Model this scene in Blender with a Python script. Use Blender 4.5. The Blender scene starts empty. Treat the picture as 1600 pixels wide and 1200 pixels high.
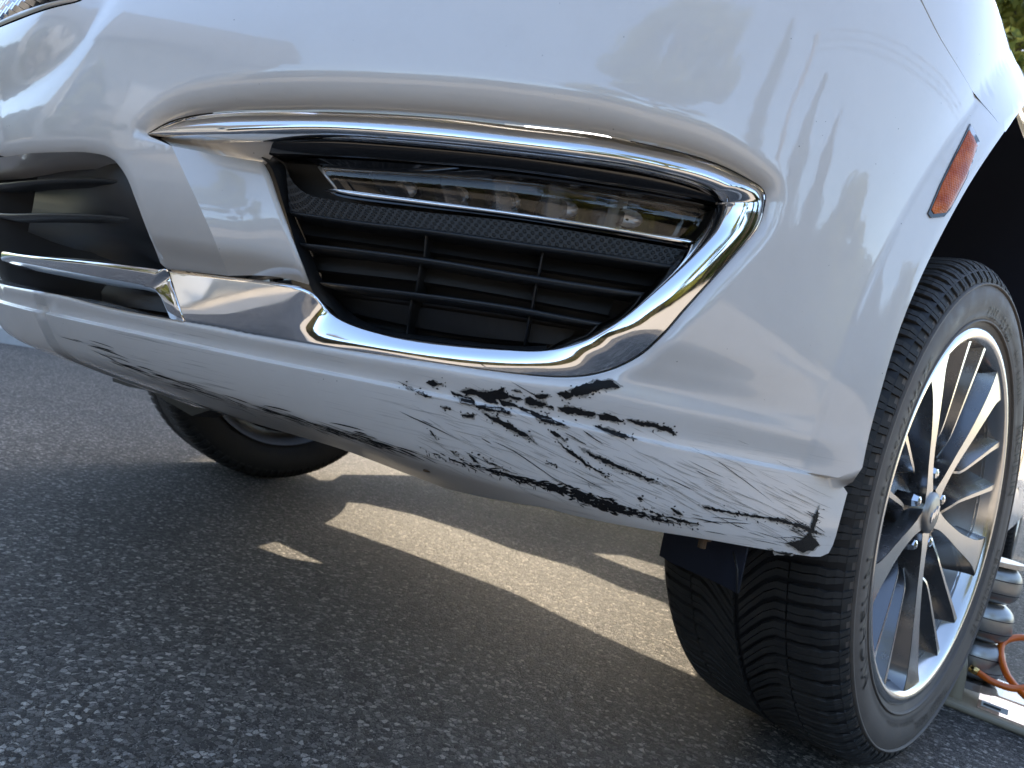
import bpy, bmesh, math, random
import numpy as np
from mathutils import Matrix, Vector
from mathutils.geometry import delaunay_2d_cdt

random.seed(7)
rng = np.random.default_rng(7)
scene = bpy.context.scene
col = scene.collection

# ------------------------------------------------------------------ camera
CAM = np.array([0.22313, -1.19023, 0.44350])
HEAD, PITCH, ROLL, FPX = 0.675029, 0.0142, 0.199221, 1074.546
_f = np.array([-math.sin(HEAD) * math.cos(PITCH), math.cos(HEAD) * math.cos(PITCH), -math.sin(PITCH)])
_r = np.cross(_f, [0, 0, 1.0]); _r /= np.linalg.norm(_r)
_u = np.cross(_r, _f)
_R = math.cos(ROLL) * _r + math.sin(ROLL) * _u
_U = math.cos(ROLL) * _u - math.sin(ROLL) * _r
cd = bpy.data.cameras.new('camera')
cam = bpy.data.objects.new('camera', cd)
col.objects.link(cam)
cam.matrix_world = Matrix(((_R[0], _U[0], -_f[0], CAM[0]), (_R[1], _U[1], -_f[1], CAM[1]),
                           (_R[2], _U[2], -_f[2], CAM[2]), (0, 0, 0, 1)))
cd.sensor_width = 36.0
cd.lens = FPX / 1600 * 36.0
cd.clip_start = 0.02
cd.clip_end = 2000
cd.dof.use_dof = True
cd.dof.focus_distance = 0.78
cd.dof.aperture_fstop = 8.5
scene.camera = cam

# ------------------------------------------------------------------ light
SUN_TO = Vector((-0.50, 0.62, 0.60)).normalized()       # towards the sun: behind the car, from its far side
world = bpy.data.worlds.new('World'); scene.world = world
world.use_nodes = True
wn = world.node_tree
sky = wn.nodes.new('ShaderNodeTexSky'); sky.sky_type = 'NISHITA'; sky.sun_disc = False
sky.sun_elevation = math.asin(SUN_TO.z)
sky.sun_rotation = math.atan2(SUN_TO.x, SUN_TO.y)
sky.air_density = 1.0; sky.dust_density = 1.6; sky.ozone_density = 0.7
wn.links.new(sky.outputs[0], wn.nodes['Background'].inputs[0])
wn.nodes['Background'].inputs[1].default_value = 0.15
sd = bpy.data.lights.new('sun', 'SUN'); sd.energy = 2.1; sd.angle = math.radians(0.6); sd.color = (1.0, 0.84, 0.62)
sun = bpy.data.objects.new('sun', sd); col.objects.link(sun)
sun.rotation_euler = SUN_TO.to_track_quat('Z', 'Y').to_euler()
sun.location = (0, 0, 8)
vs = scene.view_settings
vs.view_transform = 'Standard'; vs.look = 'None'; vs.gamma = 1.0; vs.use_curve_mapping = False
vs.exposure = 1.9
scene.render.engine = 'CYCLES'
scene.cycles.max_bounces = 8
scene.cycles.transparent_max_bounces = 8
scene.cycles.caustics_reflective = False
scene.cycles.caustics_refractive = False

# ------------------------------------------------------------------ materials
def new_mat(name):
    m = bpy.data.materials.new(name); m.use_nodes = True
    return m, m.node_tree, m.node_tree.nodes['Principled BSDF']

def N(nt, kind, **kw):
    n = nt.nodes.new(kind)
    for k, v in kw.items():
        if k.startswith('i_'):
            n.inputs[k[2:].replace('_', ' ')].default_value = v
        else:
            setattr(n, k, v)
    return n

def ramp(nt, src, p0, p1, c0=(0, 0, 0, 1), c1=(1, 1, 1, 1)):
    r = nt.nodes.new('ShaderNodeValToRGB')
    r.color_ramp.elements[0].position = p0; r.color_ramp.elements[0].color = c0
    r.color_ramp.elements[1].position = p1; r.color_ramp.elements[1].color = c1
    nt.links.new(src, r.inputs[0])
    return r

def mixc(nt, fac, a, b, mode='MIX'):
    m = nt.nodes.new('ShaderNodeMix'); m.data_type = 'RGBA'; m.blend_type = mode
    L = nt.links
    if isinstance(fac, (int, float)): m.inputs[0].default_value = fac
    else: L.new(fac, m.inputs[0])
    for i, v in ((6, a), (7, b)):
        if isinstance(v, tuple): m.inputs[i].default_value = v
        else: L.new(v, m.inputs[i])
    return m.outputs[2]

def simple(name, colr, rough=0.5, metal=0.0, coat=0.0, bump=0.0, bscale=800, dirt=0.0, dirtcol=(0.2, 0.17, 0.13, 1), ior=1.5):
    m, nt, b = new_mat(name)
    b.inputs['Base Color'].default_value = (*colr, 1)
    b.inputs['Roughness'].default_value = rough
    b.inputs['Metallic'].default_value = metal
    b.inputs['Coat Weight'].default_value = coat
    b.inputs['Coat Roughness'].default_value = 0.03
    b.inputs['IOR'].default_value = ior
    tc = N(nt, 'ShaderNodeTexCoord')
    if bump:
        n = N(nt, 'ShaderNodeTexNoise', i_Scale=bscale, i_Detail=3.0)
        nt.links.new(tc.outputs['Object'], n.inputs['Vector'])
        bp = N(nt, 'ShaderNodeBump', i_Strength=bump, i_Distance=0.001)
        nt.links.new(n.outputs[0], bp.inputs['Height']); nt.links.new(bp.outputs[0], b.inputs['Normal'])
    if dirt:
        n2 = N(nt, 'ShaderNodeTexNoise', i_Scale=22.0, i_Detail=8.0, i_Roughness=0.7)
        nt.links.new(tc.outputs['Object'], n2.inputs['Vector'])
        r = ramp(nt, n2.outputs[0], 0.42, 0.75, (0, 0, 0, 1), (dirt, dirt, dirt, 1))
        nt.links.new(mixc(nt, r.outputs[0], (*colr, 1), dirtcol), b.inputs['Base Color'])
        r2 = ramp(nt, n2.outputs[0], 0.35, 0.8, (rough, rough, rough, 1), (min(1, rough + 0.35 * dirt + 0.08),) * 3 + (1,))
        nt.links.new(r2.outputs[0], b.inputs['Roughness'])
    return m

def paint_material():
    m, nt, b = new_mat('pearl_white_paint')
    L = nt.links
    tc = N(nt, 'ShaderNodeTexCoord')
    uv = N(nt, 'ShaderNodeUVMap'); uv.uv_map = 'uv'
    # dust specks
    v = N(nt, 'ShaderNodeTexVoronoi', i_Scale=95.0); L.new(tc.outputs['Object'], v.inputs['Vector'])
    sp = ramp(nt, v.outputs['Distance'], 0.035, 0.06, (1, 1, 1, 1), (0, 0, 0, 1))
    nn = N(nt, 'ShaderNodeTexNoise', i_Scale=31.0, i_Detail=2.0); L.new(tc.outputs['Object'], nn.inputs['Vector'])
    gate = ramp(nt, nn.outputs[0], 0.56, 0.62)
    mu = N(nt, 'ShaderNodeMath', operation='MULTIPLY'); L.new(sp.outputs[0], mu.inputs[0]); L.new(gate.outputs[0], mu.inputs[1])
    # film of road dust
    n2 = N(nt, 'ShaderNodeTexNoise', i_Scale=9.0, i_Detail=9.0, i_Roughness=0.72); L.new(tc.outputs['Object'], n2.inputs['Vector'])
    film = ramp(nt, n2.outputs[0], 0.45, 0.85, (0, 0, 0, 1), (0.16, 0.16, 0.16, 1))
    c1 = mixc(nt, film.outputs[0], (0.77, 0.74, 0.705, 1), (0.40, 0.35, 0.29, 1))
    c2 = mixc(nt, mu.outputs[0], c1, (0.10, 0.085, 0.07, 1))
    # fine rub streaks on the lower lip, running along the scrape direction
    mp = N(nt, 'ShaderNodeMapping'); mp.inputs['Rotation'].default_value = (0, 0, 0.30); mp.inputs['Scale'].default_value = (9, 420, 1)
    L.new(uv.outputs[0], mp.inputs['Vector'])
    n3 = N(nt, 'ShaderNodeTexNoise', i_Scale=1.0, i_Detail=4.0, i_Roughness=0.6); L.new(mp.outputs[0], n3.inputs['Vector'])
    st = ramp(nt, n3.outputs[0], 0.56, 0.68)
    at = N(nt, 'ShaderNodeAttribute'); at.attribute_name = 'rub'
    n4 = N(nt, 'ShaderNodeTexNoise', i_Scale=14.0, i_Detail=3.0); L.new(uv.outputs[0], n4.inputs['Vector'])
    g4 = ramp(nt, n4.outputs[0], 0.42, 0.62)
    m1 = N(nt, 'ShaderNodeMath', operation='MULTIPLY'); L.new(st.outputs[0], m1.inputs[0]); L.new(at.outputs['Fac'], m1.inputs[1])
    m2 = N(nt, 'ShaderNodeMath', operation='MULTIPLY'); L.new(m1.outputs[0], m2.inputs[0]); L.new(g4.outputs[0], m2.inputs[1])
    m3 = N(nt, 'ShaderNodeMath', operation='MULTIPLY'); L.new(m2.outputs[0], m3.inputs[0]); m3.inputs[1].default_value = 0.55
    c3 = mixc(nt, m3.outputs[0], c2, (0.17, 0.155, 0.135, 1))
    L.new(c3, b.inputs['Base Color'])
    b.inputs['Roughness'].default_value = 0.38
    b.inputs['Coat Weight'].default_value = 1.0
    cr = N(nt, 'ShaderNodeMath', operation='MULTIPLY_ADD'); L.new(at.outputs['Fac'], cr.inputs[0]); cr.inputs[1].default_value = 0.22; cr.inputs[2].default_value = 0.02
    L.new(cr.outputs[0], b.inputs['Coat Roughness'])
    b.inputs['Coat IOR'].default_value = 1.7
    # orange peel
    n5 = N(nt, 'ShaderNodeTexNoise', i_Scale=260.0, i_Detail=1.0); L.new(tc.outputs['Object'], n5.inputs['Vector'])
    bp = N(nt, 'ShaderNodeBump', i_Strength=0.014, i_Distance=0.002); L.new(n5.outputs[0], bp.inputs['Height'])
    L.new(bp.outputs[0], b.inputs['Coat Normal'])
    return m

def asphalt_material():
    m, nt, b = new_mat('asphalt')
    L = nt.links
    tc = N(nt, 'ShaderNodeTexCoord')
    nz = N(nt, 'ShaderNodeTexNoise', i_Scale=160.0, i_Detail=2.0); L.new(tc.outputs['Object'], nz.inputs['Vector'])
    wob = N(nt, 'ShaderNodeMix', data_type='RGBA', blend_type='ADD'); wob.inputs[0].default_value = 0.006
    L.new(tc.outputs['Object'], wob.inputs[6]); L.new(nz.outputs['Color'], wob.inputs[7])
    v1 = N(nt, 'ShaderNodeTexVoronoi', i_Scale=145.0, i_Randomness=1.0); L.new(wob.outputs[2], v1.inputs['Vector'])
    v2 = N(nt, 'ShaderNodeTexVoronoi', i_Scale=145.0, feature='DISTANCE_TO_EDGE'); L.new(wob.outputs[2], v2.inputs['Vector'])
    v3 = N(nt, 'ShaderNodeTexVoronoi', i_Scale=360.0); L.new(wob.outputs[2], v3.inputs['Vector'])
    v4 = N(nt, 'ShaderNodeTexVoronoi', i_Scale=360.0, feature='DISTANCE_TO_EDGE'); L.new(wob.outputs[2], v4.inputs['Vector'])
    hs = N(nt, 'ShaderNodeSeparateColor'); L.new(v1.outputs['Color'], hs.inputs[0])
    hs3 = N(nt, 'ShaderNodeSeparateColor'); L.new(v3.outputs['Color'], hs3.inputs[0])
    stone = ramp(nt, hs.outputs[0], 0.0, 1.0, (0.030, 0.030, 0.031, 1), (0.36, 0.35, 0.335, 1))
    e = stone.color_ramp.elements.new(0.45); e.color = (0.085, 0.084, 0.083, 1)
    e = stone.color_ramp.elements.new(0.78); e.color = (0.17, 0.167, 0.163, 1)
    fine = ramp(nt, hs3.outputs[0], 0.0, 1.0, (0.016, 0.016, 0.017, 1), (0.17, 0.167, 0.163, 1))
    sel = ramp(nt, hs.outputs[1], 0.16, 0.20)
    edge = ramp(nt, v2.outputs['Distance'], 0.04, 0.13)
    mm = N(nt, 'ShaderNodeMath', operation='MULTIPLY'); L.new(sel.outputs[0], mm.inputs[0]); L.new(edge.outputs[0], mm.inputs[1])
    fe = ramp(nt, v4.outputs['Distance'], 0.02, 0.12)
    finec = mixc(nt, fe.outputs[0], (0.010, 0.010, 0.011, 1), fine.outputs[0])
    c = mixc(nt, mm.outputs[0], finec, stone.outputs[0])
    big = N(nt, 'ShaderNodeTexNoise', i_Scale=2.2, i_Detail=5.0); L.new(tc.outputs['Object'], big.inputs['Vector'])
    bt = ramp(nt, big.outputs[0], 0.3, 0.75, (1.20, 1.20, 1.22, 1), (1.75, 1.73, 1.70, 1))
    c = mixc(nt, 1.0, c, bt.outputs[0], 'MULTIPLY')
    gr = N(nt, 'ShaderNodeTexNoise', i_Scale=900.0, i_Detail=4.0, i_Roughness=0.7); L.new(tc.outputs['Object'], gr.inputs['Vector'])
    gt = ramp(nt, gr.outputs[0], 0.32, 0.70, (0.45, 0.45, 0.45, 1), (1.65, 1.65, 1.65, 1))
    c = mixc(nt, 1.0, c, gt.outputs[0], 'MULTIPLY')
    c = mixc(nt, 1.0, c, (1.22, 1.17, 1.10, 1), 'MULTIPLY')
    L.new(c, b.inputs['Base Color'])
    b.inputs['Roughness'].default_value = 0.62
    b.inputs['Specular IOR Level'].default_value = 0.35
    hh = N(nt, 'ShaderNodeMath', operation='MULTIPLY_ADD'); L.new(mm.outputs[0], hh.inputs[0]); hh.inputs[1].default_value = 0.7
    L.new(fe.outputs[0], hh.inputs[2])
    bp = N(nt, 'ShaderNodeBump', i_Strength=1.0, i_Distance=0.0035); L.new(hh.outputs[0], bp.inputs['Height'])
    L.new(bp.outputs[0], b.inputs['Normal'])
    return m

def lens_material(name, tint, rough=0.0):
    m, nt, b = new_mat(name)
    nt.nodes.remove(b)
    out = nt.nodes['Material Output']
    tr = N(nt, 'ShaderNodeBsdfTransparent'); tr.inputs[0].default_value = (*tint, 1)
    gl = N(nt, 'ShaderNodeBsdfGlossy'); gl.inputs['Roughness'].default_value = rough; gl.inputs[0].default_value = (1, 1, 1, 1)
    fr = N(nt, 'ShaderNodeFresnel'); fr.inputs[0].default_value = 1.45
    mx = N(nt, 'ShaderNodeMixShader')
    nt.links.new(fr.outputs[0], mx.inputs[0]); nt.links.new(tr.outputs[0], mx.inputs[1]); nt.links.new(gl.outputs[0], mx.inputs[2])
    nt.links.new(mx.outputs[0], out.inputs[0])
    return m

def perforated_material():
    m, nt, b = new_mat('perforated_plastic')
    L = nt.links
    uv = N(nt, 'ShaderNodeUVMap'); uv.uv_map = 'uv'
    v = N(nt, 'ShaderNodeTexVoronoi', i_Scale=1.0, i_Randomness=0.0, voronoi_dimensions='2D')
    mp = N(nt, 'ShaderNodeMapping'); mp.inputs['Scale'].default_value = (1, 1, 1); mp.inputs['Rotation'].default_value = (0, 0, 0.785)
    L.new(uv.outputs[0], mp.inputs[0]); L.new(mp.outputs[0], v.inputs['Vector'])
    r = ramp(nt, v.outputs['Distance'], 0.26, 0.32, (0.0012, 0.0012, 0.0013, 1), (0.016, 0.018, 0.021, 1))
    L.new(r.outputs[0], b.inputs['Base Color'])
    b.inputs['Roughness'].default_value = 0.45
    h = ramp(nt, v.outputs['Distance'], 0.22, 0.36)
    bp = N(nt, 'ShaderNodeBump', i_Strength=1.0, i_Distance=0.002); L.new(h.outputs[0], bp.inputs['Height']); L.new(bp.outputs[0], b.inputs['Normal'])
    return m

def amber_material():
    m, nt, b = new_mat('amber_reflector')
    L = nt.links
    uv = N(nt, 'ShaderNodeUVMap'); uv.uv_map = 'uv'
    v = N(nt, 'ShaderNodeTexVoronoi', i_Scale=420.0, i_Randomness=0.15, voronoi_dimensions='2D'); L.new(uv.outputs[0], v.inputs['Vector'])
    n = N(nt, 'ShaderNodeTexNoise', i_Scale=60.0, i_Detail=3.0); L.new(uv.outputs[0], n.inputs['Vector'])
    r = ramp(nt, n.outputs[0], 0.35, 0.7, (0.50, 0.075, 0.006, 1), (0.80, 0.19, 0.02, 1))
    L.new(r.outputs[0], b.inputs['Base Color'])
    b.inputs['Roughness'].default_value = 0.35; b.inputs['Coat Weight'].default_value = 0.25; b.inputs['IOR'].default_value = 1.35
    bp = N(nt, 'ShaderNodeBump', i_Strength=0.8, i_Distance=0.001); L.new(v.outputs['Distance'], bp.inputs['Height']); L.new(bp.outputs[0], b.inputs['Normal'])
    return m

def leaf_material(name, c0, c1):
    m, nt, b = new_mat(name)
    g = N(nt, 'ShaderNodeNewGeometry')
    r = ramp(nt, g.outputs['Random Per Island'], 0.0, 1.0, (*c0, 1), (*c1, 1))
    nt.links.new(r.outputs[0], b.inputs['Base Color'])
    b.inputs['Roughness'].default_value = 0.55
    tl = N(nt, 'ShaderNodeBsdfTranslucent'); nt.links.new(r.outputs[0], tl.inputs[0])
    mx = N(nt, 'ShaderNodeMixShader'); mx.inputs[0].default_value = 0.55
    nt.links.new(b.outputs[0], mx.inputs[1]); nt.links.new(tl.outputs[0], mx.inputs[2])
    nt.links.new(mx.outputs[0], nt.nodes['Material Output'].inputs[0])
    return m

M = dict(
    paint=paint_material(),
    chrome=simple('chrome', (0.82, 0.83, 0.85), 0.03, 1.0, dirt=0.05, dirtcol=(0.4, 0.36, 0.3, 1)),
    plastic=simple('black_plastic', (0.016, 0.018, 0.021), 0.42, bump=0.25, bscale=1500),
    plastic_back=simple('black_plastic_backing', (0.011, 0.012, 0.014), 0.55, bump=0.2, bscale=1500),
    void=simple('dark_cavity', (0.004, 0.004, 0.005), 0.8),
    gloss=simple('gloss_black', (0.006, 0.006, 0.007), 0.05, coat=0.5),
    liner=simple('felt_liner', (0.014, 0.019, 0.036), 0.9, bump=0.3, bscale=400),
    tray=simple('underbody_plastic', (0.006, 0.006, 0.0065), 0.6),
    rubber=simple('tread_and_shade_rubber', (0.024, 0.023, 0.022), 0.6, bump=0.3, bscale=900, dirt=0.4, dirtcol=(0.075, 0.067, 0.058, 1)),
    sidewall=simple('tyre_sidewall_rubber', (0.115, 0.098, 0.084), 0.55, bump=0.15, bscale=600, dirt=0.7, dirtcol=(0.20, 0.165, 0.135, 1)),
    letter=simple('tyre_letter_rubber', (0.011, 0.010, 0.010), 0.5),
    alloy=simple('machined_alloy', (0.70, 0.69, 0.67), 0.16, 1.0, dirt=0.12, dirtcol=(0.30, 0.26, 0.2, 1)),
    alloy_dark=simple('grey_painted_alloy', (0.20, 0.20, 0.205), 0.20, 0.9, coat=0.5, dirt=0.2, dirtcol=(0.2, 0.17, 0.13, 1)),
    barrel=simple('alloy_barrel', (0.36, 0.35, 0.34), 0.32, 0.9, dirt=0.4, dirtcol=(0.26, 0.21, 0.15, 1)),
    steel=simple('steel', (0.55, 0.55, 0.55), 0.3, 1.0, dirt=0.3),
    scuff=simple('bare_black_plastic', (0.010, 0.010, 0.011), 0.6, bump=0.5, bscale=700, ior=1.3),
    scuff2=simple('rubbed_grey_paint', (0.33, 0.31, 0.28), 0.5, bump=0.3, bscale=900),
    lens=lens_material('clear_lens', (0.82, 0.82, 0.82)),
    perf=perforated_material(),
    amber=amber_material(),
    asphalt=asphalt_material(),
    concrete=simple('pale_concrete', (0.50, 0.49, 0.47), 0.8, bump=0.4, bscale=60, dirt=0.3),
    bounce_ground=simple('warm_bounce_concrete', (0.38, 0.33, 0.26), 0.85, bump=0.3, bscale=80, dirt=0.3),  # warm bounce light is put into this ground colour
    leaf_y=leaf_material('yellow_green_leaf', (0.11, 0.14, 0.02), (0.36, 0.34, 0.08)),
    leaf_d=leaf_material('dark_green_needle', (0.018, 0.035, 0.012), (0.06, 0.085, 0.025)),
    bark=simple('bark', (0.09, 0.065, 0.045), 0.9, bump=0.8, bscale=40),
    cream=simple('cream_plastic', (0.42, 0.36, 0.26), 0.35, dirt=0.15),
    clear=lens_material('clear_plastic', (0.80, 0.70, 0.64), 0.05),
    label=simple('white_label', (0.75, 0.75, 0.74), 0.5),
    ink=simple('label_ink', (0.05, 0.05, 0.06), 0.5),
    bag=simple('silver_rubber_bag', (0.38, 0.38, 0.37), 0.28, 0.85, dirt=0.3, dirtcol=(0.2, 0.18, 0.15, 1)),
    orange=simple('orange_hose', (0.85, 0.17, 0.015), 0.28, coat=0.4),
    brass=simple('brass', (0.75, 0.52, 0.2), 0.25, 1.0),
    clip=simple('rusty_clip', (0.10, 0.07, 0.045), 0.5, 0.6, dirt=.5, dirtcol=(.12, .06, .02, 1)),
    glass=simple('tinted_window', (0.01, 0.012, 0.012), 0.04, coat=1.0),
    siding=simple('house_siding', (0.42, 0.40, 0.36), 0.8, bump=0.3, bscale=30),
    roof=simple('roof_shingle', (0.10, 0.095, 0.09), 0.9, bump=0.6, bscale=25),
    wood=simple('pole_wood', (0.13, 0.10, 0.07), 0.9, bump=0.5, bscale=60),
    grass=simple('lawn', (0.085, 0.13, 0.03), 0.9, bump=0.8, bscale=120, dirt=0.5, dirtcol=(0.20, 0.17, 0.06, 1)),
    cable=simple('cable', (0.015, 0.015, 0.015), 0.6),
)

# ------------------------------------------------------------------ object helpers
def link(name, me, mat=None, parent=None):
    o = bpy.data.objects.new(name, me); col.objects.link(o)
    if mat is not None and me is not None and not me.materials:
        me.materials.append(M[mat] if isinstance(mat, str) else mat)
    if parent is not None: o.parent = parent
    return o

def tag(o, label=None, cat=None, group=None, kind=None):
    if label: o['label'] = label
    if cat: o['category'] = cat
    if group: o['group'] = group
    if kind: o['kind'] = kind
    return o

def mesh(name, V, F, mat=None, parent=None, smooth=True, normals=None, uv=None, rub=None):
    me = bpy.data.meshes.new(name)
    me.from_pydata([tuple(map(float, v)) for v in V], [], [tuple(map(int, f)) for f in F])
    if smooth: me.polygons.foreach_set('use_smooth', [True] * len(me.polygons))
    if uv is not None:
        l = me.uv_layers.new(name='uv')
        idx = np.zeros(len(me.loops), int); me.loops.foreach_get('vertex_index', idx)
        l.data.foreach_set('uv', np.asarray(uv, float)[idx].ravel())
    if rub is not None:
        a = me.attributes.new('rub', 'FLOAT', 'POINT'); a.data.foreach_set('value', np.asarray(rub, float))
    if normals is not None:
        me.normals_split_custom_set_from_vertices([tuple(map(float, n)) for n in normals])
    me.update()
    return link(name, me, mat, parent)

def sharp(o, ang=35):
    me = o.data
    me.set_sharp_from_angle(angle=math.radians(ang))
    return o

def box(V, F, c, sx, sy, sz, rot=None):
    b = len(V)
    for x in (-1, 1):
        for y in (-1, 1):
            for z in (-1, 1):
                p = np.array([x * sx / 2, y * sy / 2, z * sz / 2])
                if rot is not None: p = rot @ p
                V.append(np.asarray(c) + p)
    for f in ((0, 1, 3, 2), (4, 6, 7, 5), (0, 4, 5, 1), (2, 3, 7, 6), (0, 2, 6, 4), (1, 5, 7, 3)):
        F.append([b + i for i in f])

def tube(V, F, pts, r, n=10, closed=False, cap=True):
    pts = np.asarray(pts, float); b = len(V); m = len(pts)
    rr = np.full(m, r) if np.isscalar(r) else np.asarray(r)
    T = np.gradient(pts, axis=0) if not closed else (np.roll(pts, -1, 0) - np.roll(pts, 1, 0))
    T /= np.linalg.norm(T, axis=1)[:, None] + 1e-12
    a = np.cross(T[0], [0, 0, 1.0] if abs(T[0][2]) < .9 else [1.0, 0, 0]); a /= np.linalg.norm(a)
    for i in range(m):
        a = a - T[i] * (a @ T[i]); a /= np.linalg.norm(a); c = np.cross(T[i], a)
        for k in range(n):
            t = 2 * math.pi * k / n
            V.append(pts[i] + rr[i] * (math.cos(t) * a + math.sin(t) * c))
    for i in range(m if closed else m - 1):
        j = (i + 1) % m
        for k in range(n):
            k2 = (k + 1) % n
            F.append([b + i * n + k, b + i * n + k2, b + j * n + k2, b + j * n + k])
    if cap and not closed:
        F.append([b + k for k in range(n)][::-1]); F.append([b + (m - 1) * n + k for k in range(n)])

def lathe(V, F, prof, n=48, closed=False, axis='x'):
    b = len(V); m = len(prof)
    for i in range(n):
        t = 2 * math.pi * i / n
        for (x, r) in prof:
            V.append((x, r * math.cos(t), r * math.sin(t)) if axis == 'x' else (r * math.cos(t), r * math.sin(t), x))
    for i in range(n):
        j = (i + 1) % n
        for k in range(m if closed else m - 1):
            k2 = (k + 1) % m
            F.append([b + i * m + k, b + i * m + k2, b + j * m + k2, b + j * m + k])

def cr(pts, n):
    """smooth curve through points (chord-length Catmull-Rom), n samples evenly spread"""
    P = np.asarray(pts, float)
    d = np.r_[0, np.cumsum(np.maximum(np.linalg.norm(np.diff(P, axis=0), axis=1), 1e-9) ** .5)]
    m = np.zeros_like(P)
    for i in range(len(P)):
        a, c = max(i - 1, 0), min(i + 1, len(P) - 1)
        m[i] = (P[c] - P[a]) / (d[c] - d[a])
    t = np.linspace(0, d[-1], max(n * 6, 60))
    i = np.clip(np.searchsorted(d, t, 'right') - 1, 0, len(P) - 2)
    h = (d[i + 1] - d[i]); u = ((t - d[i]) / h)[:, None]; h = h[:, None]
    Q = (2 * u**3 - 3 * u**2 + 1) * P[i] + (u**3 - 2 * u**2 + u) * h * m[i] + (-2 * u**3 + 3 * u**2) * P[i + 1] + (u**3 - u**2) * h * m[i + 1]
    L = np.r_[0, np.cumsum(np.linalg.norm(np.diff(Q, axis=0), axis=1))]
    tt = np.linspace(0, L[-1], n)
    return np.stack([np.interp(tt, L, Q[:, k]) for k in range(P.shape[1])], 1)

def pchip(xs, ys):
    xs, ys = np.asarray(xs, float), np.asarray(ys, float)
    h = np.diff(xs); dl = np.diff(ys) / h
    m = np.zeros_like(ys); m[0], m[-1] = dl[0], dl[-1]
    for i in range(1, len(xs) - 1):
        if dl[i - 1] * dl[i] > 0:
            w1, w2 = 2 * h[i] + h[i - 1], h[i] + 2 * h[i - 1]
            m[i] = (w1 + w2) / (w1 / dl[i - 1] + w2 / dl[i])
    def f(x):
        x = np.clip(x, xs[0], xs[-1]); i = np.clip(np.searchsorted(xs, x, 'right') - 1, 0, len(xs) - 2)
        u = (x - xs[i]) / h[i]
        return (2*u**3-3*u**2+1)*ys[i]+(u**3-2*u**2+u)*h[i]*m[i]+(-2*u**3+3*u**2)*ys[i+1]+(u**3-u**2)*h[i]*m[i+1]
    return f

def sstep(a, b, x):
    t = np.clip((x - a) / (b - a), 0, 1); return t * t * (3 - 2 * t)

# ------------------------------------------------------------------ body surface  P(s, z) = B(s) + n(s) * h(s, z)
CX = -0.82                                        # the car's centre line
_pl = cr([(-0.82, -0.990), (-0.62, -0.965), (-0.45, -0.915), (-0.30, -0.848), (-0.18, -0.775), (-0.085, -0.700),
          (-0.015, -0.625), (0.033, -0.55), (0.060, -0.48), (0.075, -0.41), (0.088, -0.28), (0.105, 0.0),
          (0.135, 0.30), (0.150, 0.5), (0.160, 0.9), (0.165, 1.6), (0.160, 2.4), (0.140, 3.2), (0.10, 3.7)], 2000)
_pl = np.concatenate([(_pl * [1, 1])[::-1] * [-1, 1] + [2 * CX, 0], _pl[1:]])
_L = np.r_[0, np.cumsum(np.linalg.norm(np.diff(_pl, axis=0), axis=1))]; _L -= _L[len(_L) // 2]
_ss = np.linspace(_L[0], _L[-1], 6000)
_px = np.interp(_ss, _L, _pl[:, 0]); _py = np.interp(_ss, _L, _pl[:, 1])
_k = np.exp(-0.5 * (np.arange(-90, 91) / 32.0) ** 2); _k /= _k.sum()
def _sm(a):
    b = np.concatenate([2 * a[0] - a[90:0:-1], a, 2 * a[-1] - a[-2:-92:-1]]); return np.convolve(b, _k, 'valid')
_px, _py = _sm(_px), _sm(_py)
_tx, _ty = np.gradient(_px, _ss), np.gradient(_py, _ss); _tl = np.hypot(_tx, _ty)
_nx, _ny = _sm(_ty / _tl), _sm(-_tx / _tl)
S_ARCH = float(np.interp(-0.42, _py[3000:], _ss[3000:]))
profF = pchip([.28, .305, .320, .328, .334, .341, .352, .40, .425, .442, .456, .475, .50, .56, .62, .68, .74, .80, .88, .96, 1.02, 1.10],
              [-.32, -.22, -.160, -.132, -.114, -.102, -.092, -.066, -.058, -.060, -.064, -.048, -.022, .000, .008, .006, -.006, -.027, -.066, -.118, -.175, -.30])
profS = pchip([.24, .27, .30, .33, .34, .36, .41, .50, .59, .65, .71, .81, .92, .97, 1.02, 1.06, 1.10],
              [-.10, -.02, -.010, -.007, -.006, -.004, -.002, .005, .010, .014, .018, .024, .015, -.010, -.052, -.10, -.19])
def h0(s, z):
    a = np.abs(s); w = 1 - sstep(0.42, S_ARCH + 0.02, a)
    z = z - 0.021 * (1 - sstep(0.25, 0.95, a)) * (1 - sstep(.40, .60, z))
    return w * profF(z) + (1 - w) * profS(z)

def surf(s, z, off=0.0, feat=None):
    s = np.asarray(s, float); z = np.asarray(z, float)
    h = h0(s, z) + off
    if feat is not None: h = h + feat(s, z)
    n = np.stack([np.interp(s, _ss, _nx), np.interp(s, _ss, _ny)], -1)
    n /= np.linalg.norm(n, axis=-1)[..., None]
    return np.stack([np.interp(s, _ss, _px) + n[..., 0] * h, np.interp(s, _ss, _py) + n[..., 1] * h, z], -1)

def snorm(s, z, feat=None, e=4e-4):
    a = surf(s + e, z, 0, feat) - surf(s - e, z, 0, feat); b = surf(s, z + e, 0, feat) - surf(s, z - e, 0, feat)
    n = np.cross(a, b); return n / np.linalg.norm(n, axis=-1)[..., None]

def project(P):
    d = np.asarray(P) - CAM; zz = d @ _f
    return np.stack([800 + FPX * (d @ _R) / zz, 600 - FPX * (d @ _U) / zz], -1)

_gs, _gz = np.meshgrid(np.linspace(-0.5, 1.6, 421), np.linspace(.29, 1.06, 155), indexing='ij')
_gs, _gz = _gs.ravel(), _gz.ravel()
_gp = project(surf(_gs, _gz)); _gn = snorm(_gs, _gz)
_vis = ((_gn * (CAM - surf(_gs, _gz))).sum(1) > 0.0)
_gs, _gz, _gp = _gs[_vis], _gz[_vis], _gp[_vis]

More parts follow.
